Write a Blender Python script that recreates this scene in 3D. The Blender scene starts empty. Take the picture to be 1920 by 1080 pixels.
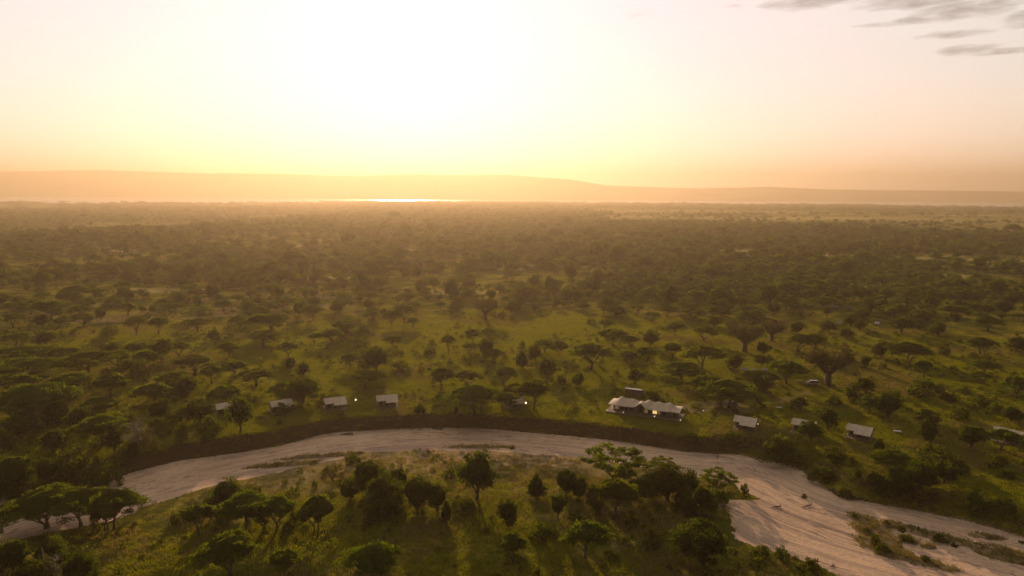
import bpy, math, random
import numpy as np
from mathutils import Vector, Matrix
R = math.radians
random.seed(7)
rng = np.random.default_rng(11)
sc = bpy.context.scene
COL = sc.collection

# ------------------------------------------------------------------ camera
CAM_H, PITCH, ROLL, F = 80.0, R(7.89), R(0.33), 1283.0
Fw = Vector((0, math.cos(PITCH), -math.sin(PITCH)))
R0 = Vector((1, 0, 0)); U0 = Vector((0, math.sin(PITCH), math.cos(PITCH)))
Rt = R0*math.cos(ROLL) + U0*math.sin(ROLL)
Up = -R0*math.sin(ROLL) + U0*math.cos(ROLL)
cam_d = bpy.data.cameras.new('camera'); cam = bpy.data.objects.new('camera', cam_d); COL.objects.link(cam)
cam_d.sensor_width = 36; cam_d.lens = 36*F/1920
cam_d.clip_start = 1; cam_d.clip_end = 60000
m3 = Matrix((Rt, Up, -Fw)).transposed()
cam.matrix_world = Matrix.Translation((0, 0, CAM_H)) @ m3.to_4x4()
sc.camera = cam

# ------------------------------------------------------------------ world, sun, exposure
SUN_EL, SUN_AZ = R(11.5), R(-8.8)
SUND = Vector((math.sin(SUN_AZ)*math.cos(SUN_EL), math.cos(SUN_AZ)*math.cos(SUN_EL), math.sin(SUN_EL)))
SUN_STRENGTH, SKY_STRENGTH = 5.0, 0.05
EXPOSURE = 0.48
HAZE_DENS = 1.7e-4
sc.view_settings.view_transform = 'Standard'; sc.view_settings.look = 'None'
sc.view_settings.exposure = EXPOSURE; sc.view_settings.gamma = 1; sc.view_settings.use_curve_mapping = False
sc.render.engine = 'CYCLES'
sc.cycles.max_bounces = 6; sc.cycles.diffuse_bounces = 2; sc.cycles.glossy_bounces = 2
sc.cycles.transmission_bounces = 3; sc.cycles.volume_bounces = 2; sc.cycles.transparent_max_bounces = 4
sc.cycles.use_denoising = True
sc.cycles.filter_width = 1.5
sc.cycles.sample_clamp_indirect = 4

ld = bpy.data.lights.new('sun', 'SUN'); ld.energy = SUN_STRENGTH; ld.angle = R(0.6); ld.color = (1.0, 0.70, 0.45)
lo = bpy.data.objects.new('sun', ld); COL.objects.link(lo); lo.rotation_euler = SUND.to_track_quat('Z', 'Y').to_euler()

w = bpy.data.worlds.new("World"); sc.world = w; w.use_nodes = True
nt = w.node_tree; nt.nodes.clear()
def N(t, typ, **kw):
    n = t.nodes.new(typ)
    for k, v in kw.items(): setattr(n, k, v)
    return n
def L(t, a, b): t.links.new(a, b)
def math_(t, op, a, b=None, c=None, clamp=False):
    n = N(t, 'ShaderNodeMath', operation=op, use_clamp=clamp)
    for i, v in enumerate((a, b, c)):
        if v is None: continue
        if isinstance(v, (int, float)): n.inputs[i].default_value = v
        else: L(t, v, n.inputs[i])
    return n.outputs[0]
def vmath(t, op, a, b=None):
    n = N(t, 'ShaderNodeVectorMath', operation=op)
    for i, v in enumerate((a, b)):
        if v is None: continue
        if isinstance(v, (tuple, Vector)): n.inputs[i].default_value = tuple(v)
        else: L(t, v, n.inputs[i])
    return n
def mixc(t, f, a, b, mode='MIX'):
    n = N(t, 'ShaderNodeMix', data_type='RGBA', blend_type=mode)
    for s, v in ((n.inputs[0], f), (n.inputs[6], a), (n.inputs[7], b)):
        if isinstance(v, (int, float)): s.default_value = v
        elif isinstance(v, tuple): s.default_value = (*v[:3], 1)
        else: L(t, v, s)
    return n.outputs[2]

out = N(nt, 'ShaderNodeOutputWorld')
sky = N(nt, 'ShaderNodeTexSky', sky_type='NISHITA', sun_disc=False, sun_elevation=SUN_EL, sun_rotation=SUN_AZ,
        altitude=900, air_density=1.0, dust_density=0.8, ozone_density=0.6)
tc = N(nt, 'ShaderNodeTexCoord')
dirv = vmath(nt, 'NORMALIZE', tc.outputs['Generated']).outputs[0]
warm = mixc(nt, 1.0, sky.outputs[0], (.93, 0.64, 0.60), 'MULTIPLY')
bg = N(nt, 'ShaderNodeBackground'); bg.inputs[1].default_value = SKY_STRENGTH
# bright sunlit dust in the upper air around the sun
dt = math_(nt, 'MAXIMUM', vmath(nt, 'DOT_PRODUCT', dirv, tuple(SUND)).outputs['Value'], 0.0)
g1 = math_(nt, 'MULTIPLY', math_(nt, 'POWER', dt, 0.35), 0.60)
g2 = math_(nt, 'MULTIPLY', math_(nt, 'POWER', dt, 90.0), 0.0)
gl = math_(nt, 'ADD', g1, g2)
bg2 = N(nt, 'ShaderNodeBackground'); 
# thin dark streaks of cloud, placed by compass bearing and height in the sky
sep = N(nt, 'ShaderNodeSeparateXYZ'); L(nt, dirv, sep.inputs[0])
az = math_(nt, 'MULTIPLY', math_(nt, 'ARCTAN2', sep.outputs[0], sep.outputs[1]), 57.2958)
el = math_(nt, 'MULTIPLY', math_(nt, 'ARCSINE', sep.outputs[2]), 57.2958)
elf = N(nt, 'ShaderNodeMapRange', interpolation_type='SMOOTHSTEP'); L(nt, el, elf.inputs[0]); elf.inputs[1].default_value = -1; elf.inputs[2].default_value = 11
L(nt, mixc(nt, math_(nt, 'MULTIPLY', math_(nt, 'POWER', dt, 7.0), .85), mixc(nt, elf.outputs[0], (1.30, 1.10, .92), (.98, .95, .84)), (.60, .58, .86)), bg2.inputs[0])
cmb = N(nt, 'ShaderNodeCombineXYZ'); L(nt, az, cmb.inputs[0]); L(nt, math_(nt, 'MULTIPLY', el, 4.0), cmb.inputs[1])
nz = N(nt, 'ShaderNodeTexNoise'); nz.inputs['Scale'].default_value = 0.42; nz.inputs['Detail'].default_value = 6; nz.inputs['Roughness'].default_value = 0.6
L(nt, cmb.outputs[0], nz.inputs['Vector'])
nz2 = N(nt, 'ShaderNodeTexNoise'); nz2.inputs['Scale'].default_value = 0.16; nz2.inputs['Detail'].default_value = 3
L(nt, cmb.outputs[0], nz2.inputs['Vector'])
elw = math_(nt, 'ADD', el, math_(nt, 'MULTIPLY', math_(nt, 'SUBTRACT', nz2.outputs[0], 0.5), 0.55))
cover = None
def bearing(px, py):
    v = (Fw*F + Rt*(px-960) + Up*(540-py)).normalized(); return math.degrees(math.atan2(v.x, v.y)), math.degrees(math.asin(v.z))
for (cx_, cy_, wx_, wy_, s) in ((1530, 3, 118, 17, 1.0), (1745, -2, 150, 17, 1.0), (1805, 18, 95, 20, 1.0), (1722, 37, 85, 9, .95), (1640, 45, 55, 5, .6),
                              (1785, 64, 68, 9, .9), (1812, 94, 52, 11, .9), (1885, 95, 60, 6, .8), (1182, 26, 32, 7, .35), (1375, 12, 30, 6, .25), (1960, 30, 60, 20, .8)):
    ca, ce = bearing(cx_, cy_); ra, re = wx_*.037, wy_*.036
    a_ = math_(nt, 'POWER', math_(nt, 'ABSOLUTE', math_(nt, 'DIVIDE', math_(nt, 'SUBTRACT', az, ca), ra)), 2.0)
    e_ = math_(nt, 'POWER', math_(nt, 'ABSOLUTE', math_(nt, 'DIVIDE', math_(nt, 'SUBTRACT', elw, ce), re)), 2.0)
    v_ = math_(nt, 'MULTIPLY', math_(nt, 'SUBTRACT', 1.25, math_(nt, 'ADD', a_, e_), None), s)
    cover = v_ if cover is None else math_(nt, 'MAXIMUM', cover, v_)
cov = math_(nt, 'MULTIPLY', math_(nt, 'ADD', cover, math_(nt, 'MULTIPLY', math_(nt, 'SUBTRACT', nz.outputs[0], 0.55), 3.2)), 0.75, clamp=True)
cov = math_(nt, 'MULTIPLY', cov, math_(nt, 'MULTIPLY', math_(nt, 'MAXIMUM', math_(nt, 'ADD', cover, 0.4), 0.0), 1.2, clamp=True))
keep = math_(nt, 'SUBTRACT', 1.0, math_(nt, 'MULTIPLY', cov, 0.52))
L(nt, mixc(nt, 1.0, warm, keep, 'MULTIPLY'), bg.inputs[0])
L(nt, math_(nt, 'MULTIPLY', gl, keep), bg2.inputs[1])
ad = N(nt, 'ShaderNodeAddShader'); L(nt, bg.outputs[0], ad.inputs[0]); L(nt, bg2.outputs[0], ad.inputs[1]); L(nt, ad.outputs[0], out.inputs[0])

# ------------------------------------------------------------------ numeric helpers
def vnoise(x, y, seed=0):
    xi = np.floor(x).astype(np.int64); yi = np.floor(y).astype(np.int64); fx = x-xi; fy = y-yi
    fx = fx*fx*(3-2*fx); fy = fy*fy*(3-2*fy)
    def h(a, b):
        n = (a*374761393 + b*668265263 + seed*974711) & 0x7fffffff
        n = ((n ^ (n >> 13))*1274126177) & 0x7fffffff
        return ((n ^ (n >> 16)) & 0xffff)/65535.0
    return (h(xi, yi)*(1-fx)+h(xi+1, yi)*fx)*(1-fy) + (h(xi, yi+1)*(1-fx)+h(xi+1, yi+1)*fx)*fy
def fbm(x, y, seed=0, o=3):
    s = 0; a = 1; t = 0
    for i in range(o):
        s = s + a*vnoise(x*2**i, y*2**i, seed+i); t += a; a *= .5
    return s/t
def sstep(a, b, x):
    t = np.clip((x-a)/(b-a), 0, 1); return t*t*(3-2*t)
def ray(px, py): return (Fw*F + Rt*(px-960) + Up*(540-py)).normalized()
def hit(px, py, z=0.0):
    r = ray(px, py); t = (z-CAM_H)/r.z
    return Vector((r.x*t, r.y*t, z))
def proj(x, y, z):
    v = Vector((x, y, z-CAM_H)); d = v.dot(Fw)
    return 960+F*v.dot(Rt)/d, 540-F*v.dot(Up)/d, d

BED = -4.5
FAR = [(-420, 1075), (-200, 1010), (0, 963), (60, 952), (130, 928), (202, 904), (250, 885), (330, 864), (440, 849), (520, 838), (570, 823), (600, 815), (645, 809), (760, 803),
       (850, 801), (920, 803), (1000, 811), (1070, 817), (1120, 822), (1200, 833), (1290, 847), (1345, 851), (1391, 852), (1421, 860), (1485, 872), (1528, 896),
       (1567, 930), (1640, 943), (1720, 957), (1795, 971), (1860, 988), (1920, 1006), (2080, 1050), (2300, 1120)]
NEAR = [(2300, 1600), (1900, 1330), (1690, 1150), (1582, 1082), (1528, 1057), (1484, 1040), (1448, 1030), (1409, 1021), (1382, 1010), (1378, 968), (1363, 954), (1343, 949), (1356, 944), (1400, 940),
        (1428, 934), (1415, 928), (1390, 922), (1378, 905), (1330, 897), (1290, 890), (1200, 874), (1098, 857), (1000, 851), (963, 846), (870, 845), (797, 843), (737, 843), (687, 848),
        (640, 858), (590, 867), (500, 890), (440, 902), (386, 914), (312, 938), (262, 950), (252, 962), (208, 977), (140, 990), (65, 1002), (0, 1020), (-120, 1060), (-420, 1220)]
FARW = np.array([hit(*p, BED)[:2] for p in FAR]); NEARW = np.array([hit(*p, BED)[:2] for p in NEAR])
POLY = np.vstack([FARW, NEARW])
def dist_pl(x, y, P):
    d = np.full(x.shape, 1e9)
    for i in range(len(P)-1):
        a = P[i]; b = P[i+1]-a; t = np.clip(((x-a[0])*b[0]+(y-a[1])*b[1])/(b@b), 0, 1)
        d = np.minimum(d, np.hypot(x-a[0]-t*b[0], y-a[1]-t*b[1]))
    return d
def inside(x, y, P):
    c = np.zeros(x.shape, bool); j = len(P)-1
    for i in range(len(P)):
        xi, yi = P[i]; xj, yj = P[j]
        c ^= ((yi > y) != (yj > y)) & (x < (xj-xi)*(y-yi)/(yj-yi+1e-12)+xi); j = i
    return c
# low weedy bars inside the channel: pixel centre, half sizes, turned into ground ellipses
BARS = [(1612, 972, 5, 2.2, -50), (1632, 990, 6, 4.2, -40), (1648, 1014, 7, 4.6, -45), (1672, 1036, 7, 2.6, -35), (1672, 984, 4.5, 1.8, -20), (1700, 990, 4, 1.6, -10), (1735, 1000, 5, 1.7, -15), (1765, 1008, 4.5, 2.1, -15),
        (1800, 1016, 5, 1.6, -20), (1840, 1026, 5, 1.5, -20), (1880, 1038, 8, 3.2, -20), (1925, 1050, 8, 3, -20), (1700, 1046, 4, 1.4, -30), (1735, 1054, 5.5, 1.8, -20), (1775, 1066, 4, 1.2, -20), (1705, 1012, 3.5, 1.5, -20),
        (1740, 1024, 2.5, 1.1, 0), (1850, 1006, 6, 1.1, -15), (585, 857, 14, 1.1, 12), (520, 872, 13, 1.3, 16), (905, 838, 16, 1.0, 0), (640, 851, 9, 0.8, 8)]
BARW = [(hit(px, py, BED), a, b, R(t)) for px, py, a, b, t in BARS]
def bar_h(x, y):
    h = np.zeros(x.shape)
    for c, a, b, t in BARW:
        b = b*1.75; u = (x-c.x)*math.cos(t)+(y-c.y)*math.sin(t); v = -(x-c.x)*math.sin(t)+(y-c.y)*math.cos(t)
        h = np.maximum(h, 1.3-(u/a)**2-(v/b)**2)
    return np.maximum(h, 0)
def terrain(x, y):
    """height, far-bank distance, near-bank distance, inside-channel flag"""
    x = np.atleast_1d(np.asarray(x, float)); y = np.atleast_1d(np.asarray(y, float))
    d = np.hypot(x, y); azd = np.degrees(np.arctan2(x, y))
    z = np.zeros(x.shape)
    far = sstep(450, 1200, d)
    z += far*(fbm(x/420, y/420, 3)-.5)*9
    z += (fbm(x/25, y/25, 9)-.5)*0.9*sstep(90, 160, d)
    dc = np.interp(azd, [-40, -36, -26, -19.7, -12, 0], [1300, 1330, 1550, 1950, 2400, 2900])
    z -= 13*sstep(dc, dc+450, d)*sstep(-9, -17, azd)
    z -= sstep(4200, 8100, d)*17*(1-0.75*sstep(-9, -17, azd))
    near_zone = (d < 700) & (y > -50)
    df = np.full(x.shape, 1e3); dn = np.full(x.shape, 1e3); ins = np.zeros(x.shape, bool)
    k = np.where(near_zone)[0]
    if len(k):
        xx, yy = x[k], y[k]
        wob = (fbm(xx/5.5, yy/5.5, 21)-.5)*2.6
        a = dist_pl(xx, yy, FARW)+wob*.85; b = dist_pl(xx, yy, NEARW)+wob; i_ = inside(xx, yy, POLY)
        df[k] = a; dn[k] = b; ins[k] = i_
        zz = z[k]
        azk = azd[k]
        wid = np.interp(azk, [-30, -24, 16, 22], [4.5, 2.4, 2.4, 7.0])
        zf = BED + (zz-BED)*sstep(-0.2, 1, a/(wid*(.75+1.3*fbm(xx/11, yy/11, 44)**2*1.6)))
        # near side: low bar that climbs gently from the sand
        zn = BED + 0.05*np.clip(b, 0, 60) + (1.6 + zz)*sstep(0, 45, b) + (fbm(xx/4, yy/4, 5)-.5)*.35*sstep(0, 6, b)
        zi = BED - np.minimum(np.minimum(np.abs(a), np.abs(b))*.25, .7) + bar_h(xx, yy)*.9
        zz = np.where(i_, zi, np.where(a < b, zf, zn))
        z[k] = zz
    return z, df, dn, ins
def tz(x, y): return float(terrain([x], [y])[0][0])
def ground_hit(px, py):
    z = 0.0
    for _ in range(6):
        p = hit(px, py, z); z = 0.5*z+0.5*tz(p.x, p.y)
    p = hit(px, py, z); return Vector((p.x, p.y, tz(p.x, p.y)))

CLEAR = [(1690, 483, 42, 26), (1775, 480, 30, 22), (1865, 487, 42, 26), (1670, 541, 30, 18), (1800, 518, 22, 14), (1560, 478, 30, 20), (1480, 482, 26, 18), (1900, 545, 30, 22), (470, 497, 26, 20), (660, 520, 26, 16), (300, 545, 40, 16),
         (860, 548, 34, 14), (1090, 470, 30, 24), (760, 470, 26, 22), (1140, 528, 16, 12), (230, 470, 24, 22), (560, 462, 28, 24), (1300, 520, 16, 12), (1385, 470, 26, 22), (80, 512, 30, 14), (170, 426, 60, 26), (120, 428, 40, 18), (960, 505, 18, 12)]
CLEARW = [(hit(px, py, 0), a, b) for px, py, a, b in CLEAR]
def clear_f(x, y):
    h = np.zeros(np.shape(x)); w = (fbm(x/18, y/18, 88)-.5)*.9
    for c, a, b in CLEARW: h = np.maximum(h, sstep(1.25, .8, ((x-c.x)/a)**2+((y-c.y)/b)**2+w))
    return h

# ------------------------------------------------------------------ object helpers
def tag(o, label=None, cat=None, group=None, kind=None):
    if label: o['label'] = label
    if cat: o['category'] = cat
    if group: o['group'] = group
    if kind: o['kind'] = kind
    return o
def mesh_np(name, V, Fc, mats=(), smooth=False, mi=None):
    V = np.asarray(V, np.float32); Fc = np.asarray(Fc, np.int32); n = Fc.shape[1]
    me = bpy.data.meshes.new(name); me.vertices.add(len(V)); me.vertices.foreach_set('co', V.ravel())
    me.loops.add(Fc.size); me.loops.foreach_set('vertex_index', Fc.ravel())
    me.polygons.add(len(Fc)); me.polygons.foreach_set('loop_start', np.arange(0, Fc.size, n, dtype=np.int32))
    me.polygons.foreach_set('loop_total', np.full(len(Fc), n, np.int32))
    me.polygons.foreach_set('use_smooth', np.full(len(Fc), smooth))
    for m in mats: me.materials.append(m)
    if mi is not None: me.polygons.foreach_set('material_index', np.asarray(mi, np.int32))
    me.update(calc_edges=True); return me
def obj(name, me, parent=None, loc=None):
    o = bpy.data.objects.new(name, me); COL.objects.link(o)
    if parent: o.parent = parent
    if loc is not None: o.location = loc
    return o
class MB:
    def __init__(s): s.v = []; s.f = []
    def box(s, c, d, rot=0.0, M=None):
        b = len(s.v)
        for sx in (-1, 1):
            for sy in (-1, 1):
                for sz in (-1, 1):
                    x, y, z = sx*d[0]/2, sy*d[1]/2, sz*d[2]/2
                    x, y = x*math.cos(rot)-y*math.sin(rot), x*math.sin(rot)+y*math.cos(rot)
                    p = Vector((x+c[0], y+c[1], z+c[2])); s.v.append(tuple(M @ p) if M else tuple(p))
        for q in ((0, 1, 3, 2), (4, 6, 7, 5), (0, 4, 5, 1), (2, 3, 7, 6), (0, 2, 6, 4), (1, 5, 7, 3)): s.f.append(tuple(b+i for i in q))
        return s
    def tube(s, pts, rad, n=6, cap=True):
        pts = [Vector(p) for p in pts]; b = len(s.v)
        for i, p in enumerate(pts):
            t = (pts[min(i+1, len(pts)-1)]-pts[max(i-1, 0)]).normalized()
            a = t.orthogonal().normalized() if abs(t.z) < .9 else Vector((1, 0, 0)); a = (a-t*a.dot(t)).normalized(); c = t.cross(a)
            for k in range(n):
                q = p+(a*math.cos(6.2832*k/n)+c*math.sin(6.2832*k/n))*rad[i]; s.v.append(tuple(q))
        for i in range(len(pts)-1):
            for k in range(n):
                s.f.append((b+i*n+k, b+i*n+(k+1) % n, b+(i+1)*n+(k+1) % n, b+(i+1)*n+k))
        if cap: s.f.append(tuple(b+k for k in range(n))[::-1]); s.f.append(tuple(b+(len(pts)-1)*n+k for k in range(n)))
        return s
    def quad(s, *p):
        b = len(s.v); s.v += [tuple(q) for q in p]; s.f.append(tuple(range(b, b+len(p)))); return s
    def mesh(s, name, mat, smooth=False):
        me = bpy.data.meshes.new(name); me.from_pydata(s.v, [], s.f); me.materials.append(mat)
        if smooth: me.polygons.foreach_set('use_smooth', [True]*len(me.polygons))
        me.update(); return me
    def build(s, name, mat, parent=None, smooth=False, loc=None): return obj(name, s.mesh(name, mat, smooth), parent, loc)

# ------------------------------------------------------------------ materials
def newmat(name):
    m = bpy.data.materials.new(name); m.use_nodes = True; t = m.node_tree; t.nodes.clear()
    o = N(t, 'ShaderNodeOutputMaterial'); return m, t, o
def noise(t, vec, scale, det=3, rough=.55, dist=0):
    n = N(t, 'ShaderNodeTexNoise'); n.inputs['Scale'].default_value = scale; n.inputs['Detail'].default_value = det
    n.inputs['Roughness'].default_value = rough; n.inputs['Distortion'].default_value = dist
    L(t, vec, n.inputs['Vector']); return n.outputs[0]
def ramp(t, f, a, b):
    n = N(t, 'ShaderNodeMapRange', interpolation_type='SMOOTHSTEP'); L(t, f, n.inputs[0]); n.inputs[1].default_value = a; n.inputs[2].default_value = b; return n.outputs[0]
def simple(name, col, rough=.8, var=.25, scale=3.0, emit=None, metal=0, bump=0):
    m, t, o = newmat(name); tcn = N(t, 'ShaderNodeTexCoord')
    f = noise(t, tcn.outputs['Object'], scale, 4)
    c = mixc(t, ramp(t, f, .3, .7), tuple(x*(1-var) for x in col), tuple(min(1, x*(1+var)) for x in col))
    p = N(t, 'ShaderNodeBsdfPrincipled'); L(t, c, p.inputs['Base Color']); p.inputs['Roughness'].default_value = rough; p.inputs['Metallic'].default_value = metal
    if emit: p.inputs['Emission Color'].default_value = (*emit[:3], 1); p.inputs['Emission Strength'].default_value = emit[3]
    if bump:
        b = N(t, 'ShaderNodeBump'); b.inputs['Strength'].default_value = bump; L(t, f, b.inputs['Height']); L(t, b.outputs[0], p.inputs['Normal'])
    L(t, p.outputs[0], o.inputs[0]); return m
def leafmat(name, c1, c2, c3, trans=.5, tm=(2.3, 2.1, .5)):
    m, t, o = newmat(name); oi = N(t, 'ShaderNodeObjectInfo'); tcn = N(t, 'ShaderNodeTexCoord')
    f = noise(t, tcn.outputs['Object'], .55, 2)
    c = mixc(t, ramp(t, f, .35, .65), c1, c2)
    c = mixc(t, math_(t, 'MULTIPLY', oi.outputs['Random'], .7), c, c3)
    df = N(t, 'ShaderNodeBsdfDiffuse'); L(t, c, df.inputs[0])
    tr = N(t, 'ShaderNodeBsdfTranslucent'); L(t, mixc(t, 1.0, c, tm, 'MULTIPLY'), tr.inputs[0])
    mx = N(t, 'ShaderNodeMixShader'); mx.inputs[0].default_value = trans; L(t, df.outputs[0], mx.inputs[1]); L(t, tr.outputs[0], mx.inputs[2])
    L(t, mx.outputs[0], o.inputs[0]); return m
M_ACA = leafmat('acacia_leaf', (.024, .037, .003), (.040, .054, .005), (.032, .033, .004), .5, (5.6, 5.2, .6))
M_LEAF = leafmat('broad_leaf', (.020, .029, .003), (.032, .042, .004), (.025, .026, .003), .45, (4.2, 4.0, .5))
M_BUSH = leafmat('bush_leaf', (.024, .034, .003), (.042, .051, .005), (.030, .031, .004), .45, (4.0, 3.8, .5))
M_GREY = leafmat('bare_twig', (.060, .052, .026), (.075, .066, .032), (.055, .048, .022), .25)
M_GRASS = leafmat('grass_blade', (.060, .080, .005), (.112, .117, .006), (.155, .135, .009), .5, (2.5, 2.4, .4))
M_DRY = leafmat('dry_grass_blade', (.20, .16, .06), (.24, .17, .07), (.17, .14, .05), .4, (1.5, 1.4, .6))
M_BARK = simple('bark', (.085, .06, .032), .95, .4, 2.0)
M_PALE = simple('pale_bark', (.20, .16, .10), .9, .3, 2.0)
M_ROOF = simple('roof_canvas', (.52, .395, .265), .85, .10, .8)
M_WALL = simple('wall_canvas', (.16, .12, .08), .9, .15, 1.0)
M_WOOD = simple('deck_wood', (.16, .10, .06), .8, .3, 2.5)
M_POLE = simple('pole_wood', (.10, .07, .045), .8, .3, 2.5)
M_DARK = simple('dark_mesh_window', (.02, .018, .015), .6, .2, 2.0)
M_LIT = simple('lit_window', (.4, .28, .13), .6, .1, 2.0, emit=(1.0, .62, .25, .09))
M_LIT2 = simple('bright_window', (.5, .35, .15), .6, .1, 2.0, emit=(1.0, .66, .25, .7))
M_LAMP = simple('lamp_glass', (.8, .7, .5), .4, .05, 2.0, emit=(1.0, .78, .45, 1.4))
M_WHITE = simple('white_paint', (.36, .34, .30), .5, .08, 2.0)
M_TIN = simple('tin_sheet', (.25, .22, .18), .45, .15, 1.0, metal=.3)
M_GLASS = simple('car_glass', (.03, .035, .04), .1, .1, 2.0)
M_RUB = simple('rubber', (.02, .02, .02), .9, .1, 2.0)
M_DRIFT = simple('driftwood', (.13, .11, .10), .9, .4, 2.0)

# ground
def ground_material():
    m, t, o = newmat('savanna_ground')
    g = N(t, 'ShaderNodeNewGeometry'); pos = g.outputs['Position']
    mp = N(t, 'ShaderNodeMapping'); mp.inputs['Scale'].default_value = (1, 1, 0); L(t, pos, mp.inputs[0]); p2 = mp.outputs[0]
    n1 = noise(t, p2, .012, 4); n2 = noise(t, p2, .07, 5, .6); n3 = noise(t, p2, .6, 7, .75)
    green = mixc(t, ramp(t, n3, .35, .65), (.048, .056, .005), (.095, .096, .008))
    yell = mixc(t, ramp(t, n3, .35, .65), (.125, .110, .008), (.28, .21, .022))
    f = math_(t, 'ADD', math_(t, 'MULTIPLY', n1, .45), math_(t, 'MULTIPLY', n2, .55))
    c = mixc(t, ramp(t, f, .45, .57), green, yell)
    brown = mixc(t, n3, (.10, .070, .022), (.20, .13, .045))
    c = mixc(t, math_(t, 'MULTIPLY', ramp(t, n2, .60, .72), .6), c, brown)
    at = N(t, 'ShaderNodeAttribute', attribute_name='cover'); sx = N(t, 'ShaderNodeSeparateColor'); L(t, at.outputs['Color'], sx.inputs[0])
    n4 = noise(t, p2, .22, 5, .7)
    dry = mixc(t, ramp(t, n4, .35, .62), (.42, .28, .16), (.20, .14, .055))
    c = mixc(t, math_(t, 'MULTIPLY', sx.outputs[0], math_(t, 'ADD', ramp(t, n4, .3, .55), .45, clamp=True), clamp=True), c, dry)
    c = mixc(t, sx.outputs[1], c, mixc(t, n3, (.22, .15, .09), (.32, .22, .13)))
    c = mixc(t, sx.outputs[2], c, mixc(t, n3, (.30, .235, .07), (.42, .32, .115)))
    # exposed earth wherever the surface is steep
    sn = N(t, 'ShaderNodeSeparateXYZ'); L(t, g.outputs['True Normal'], sn.inputs[0])
    bk = noise(t, pos, 1.1, 5, .7)
    earth = mixc(t, bk, (.060, .036, .016), (.12, .072, .034))
    steep = ramp(t, math_(t, 'ADD', sn.outputs[2], math_(t, 'MULTIPLY', math_(t, 'SUBTRACT', n3, .5), .25)), .90, .74)
    c = mixc(t, steep, c, earth)
    b = N(t, 'ShaderNodeBump'); b.inputs['Strength'].default_value = 1.0; b.inputs['Distance'].default_value = .9
    L(t, math_(t, 'ADD', n3, math_(t, 'MULTIPLY', n4, 1.4)), b.inputs['Height'])
    d = N(t, 'ShaderNodeBsdfDiffuse'); L(t, c, d.inputs[0]); L(t, b.outputs[0], d.inputs['Normal'])
    L(t, d.outputs[0], o.inputs[0]); return m
def sand_material():
    m, t, o = newmat('river_sand')
    g = N(t, 'ShaderNodeNewGeometry'); pos = g.outputs['Position']
    at = N(t, 'ShaderNodeAttribute', attribute_name='flow')   # metres along and across the channel
    mp = N(t, 'ShaderNodeMapping'); mp.inputs['Scale'].default_value = (.05, .55, 1); L(t, at.outputs['Vector'], mp.inputs[0])
    st = noise(t, mp.outputs[0], 1.0, 6, .7, 2.2)
    mp2 = N(t, 'ShaderNodeMapping'); mp2.inputs['Scale'].default_value = (.012, .16, 1); L(t, at.outputs['Vector'], mp2.inputs[0])
    st2 = noise(t, mp2.outputs[0], 1.0, 4, .6, 1.2)
    n1 = noise(t, pos, .05, 4); n2 = noise(t, pos, 1.3, 5, .7)
    c = mixc(t, ramp(t, n1, .35, .65), (.57, .375, .24), (.66, .44, .275))
    c = mixc(t, math_(t, 'MULTIPLY', ramp(t, st, .50, .66), .38), c, (.24, .16, .125))
    c = mixc(t, math_(t, 'MULTIPLY', ramp(t, st2, .52, .60), .50), c, (.27, .19, .16))
    c = mixc(t, math_(t, 'MULTIPLY', ramp(t, n2, .52, .66), .45), c, (.24, .165, .12))
    def braid(sx, sy, w, dist):
        q = N(t, 'ShaderNodeMapping'); q.inputs['Scale'].default_value = (sx, sy, 1); L(t, at.outputs['Vector'], q.inputs[0])
        return ramp(t, math_(t, 'ABSOLUTE', math_(t, 'SUBTRACT', noise(t, q.outputs[0], 1.0, 3, .6, dist), .5)), w, 0.0)
    b1 = braid(.022, .14, .020, 1.5); b2 = braid(.05, .34, .022, 2.0)
    patch = ramp(t, noise(t, pos, .035, 3), .40, .60)
    c = mixc(t, math_(t, 'MULTIPLY', math_(t, 'MAXIMUM', b1, math_(t, 'MULTIPLY', b2, patch)), .8), c, (.22, .15, .11))
    blot = noise(t, pos, .11, 6, .7, 1.0)
    c = mixc(t, math_(t, 'MULTIPLY', ramp(t, blot, .56, .68), .45), c, (.30, .22, .17))
    b = N(t, 'ShaderNodeBump'); b.inputs['Strength'].default_value = .9; b.inputs['Distance'].default_value = .45
    L(t, math_(t, 'ADD', math_(t, 'MULTIPLY', st, 1.2), math_(t, 'MULTIPLY', n2, .5)), b.inputs['Height'])
    d = N(t, 'ShaderNodeBsdfDiffuse'); L(t, c, d.inputs[0]); L(t, b.outputs[0], d.inputs['Normal']); L(t, d.outputs[0], o.inputs[0]); return m

# ------------------------------------------------------------------ ground sheet
def grow(a, b, s0, g):
    r = [a]; s = s0
    while r[-1] < b: s = min(s*g, 260); r.append(r[-1]+s)
    return r
xs = grow(235, 12000, 1.1, 1.045)
X = np.array([-v for v in xs[::-1]] + list(np.arange(-234, 234.5, 1.0)) + xs)
Y = np.array([-v for v in grow(0, 1900, 6, 1.25)[::-1]] + list(np.arange(6, 110, 3.0)) + list(np.arange(112, 330, .72)) + grow(330, 8700, .9, 1.022))
gx, gy = np.meshgrid(X, Y); gx = gx.ravel(); gy = gy.ravel()
gz, gdf, gdn, gin = terrain(gx, gy)
nx, ny = len(X), len(Y)
ii = np.arange(nx*(ny-1)).reshape(ny-1, nx)[:, :-1].ravel()
quads = np.stack([ii, ii+1, ii+nx+1, ii+nx], 1)
TRACK = [ground_hit(*p)[:2] for p in ((1296, 762), (1340, 770), (1400, 765), (1450, 756), (1490, 742), (1560, 728), (1650, 720), (1800, 716), (1960, 706))]
trk = np.array([np.array(p) for p in TRACK])
nzn = (gx**2+gy**2 < 600**2) & (gy > 0)
dtr = np.full(gx.shape, 99.0); dtr[nzn] = dist_pl(gx[nzn], gy[nzn], trk)
pad = ground_hit(1345, 765)
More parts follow.
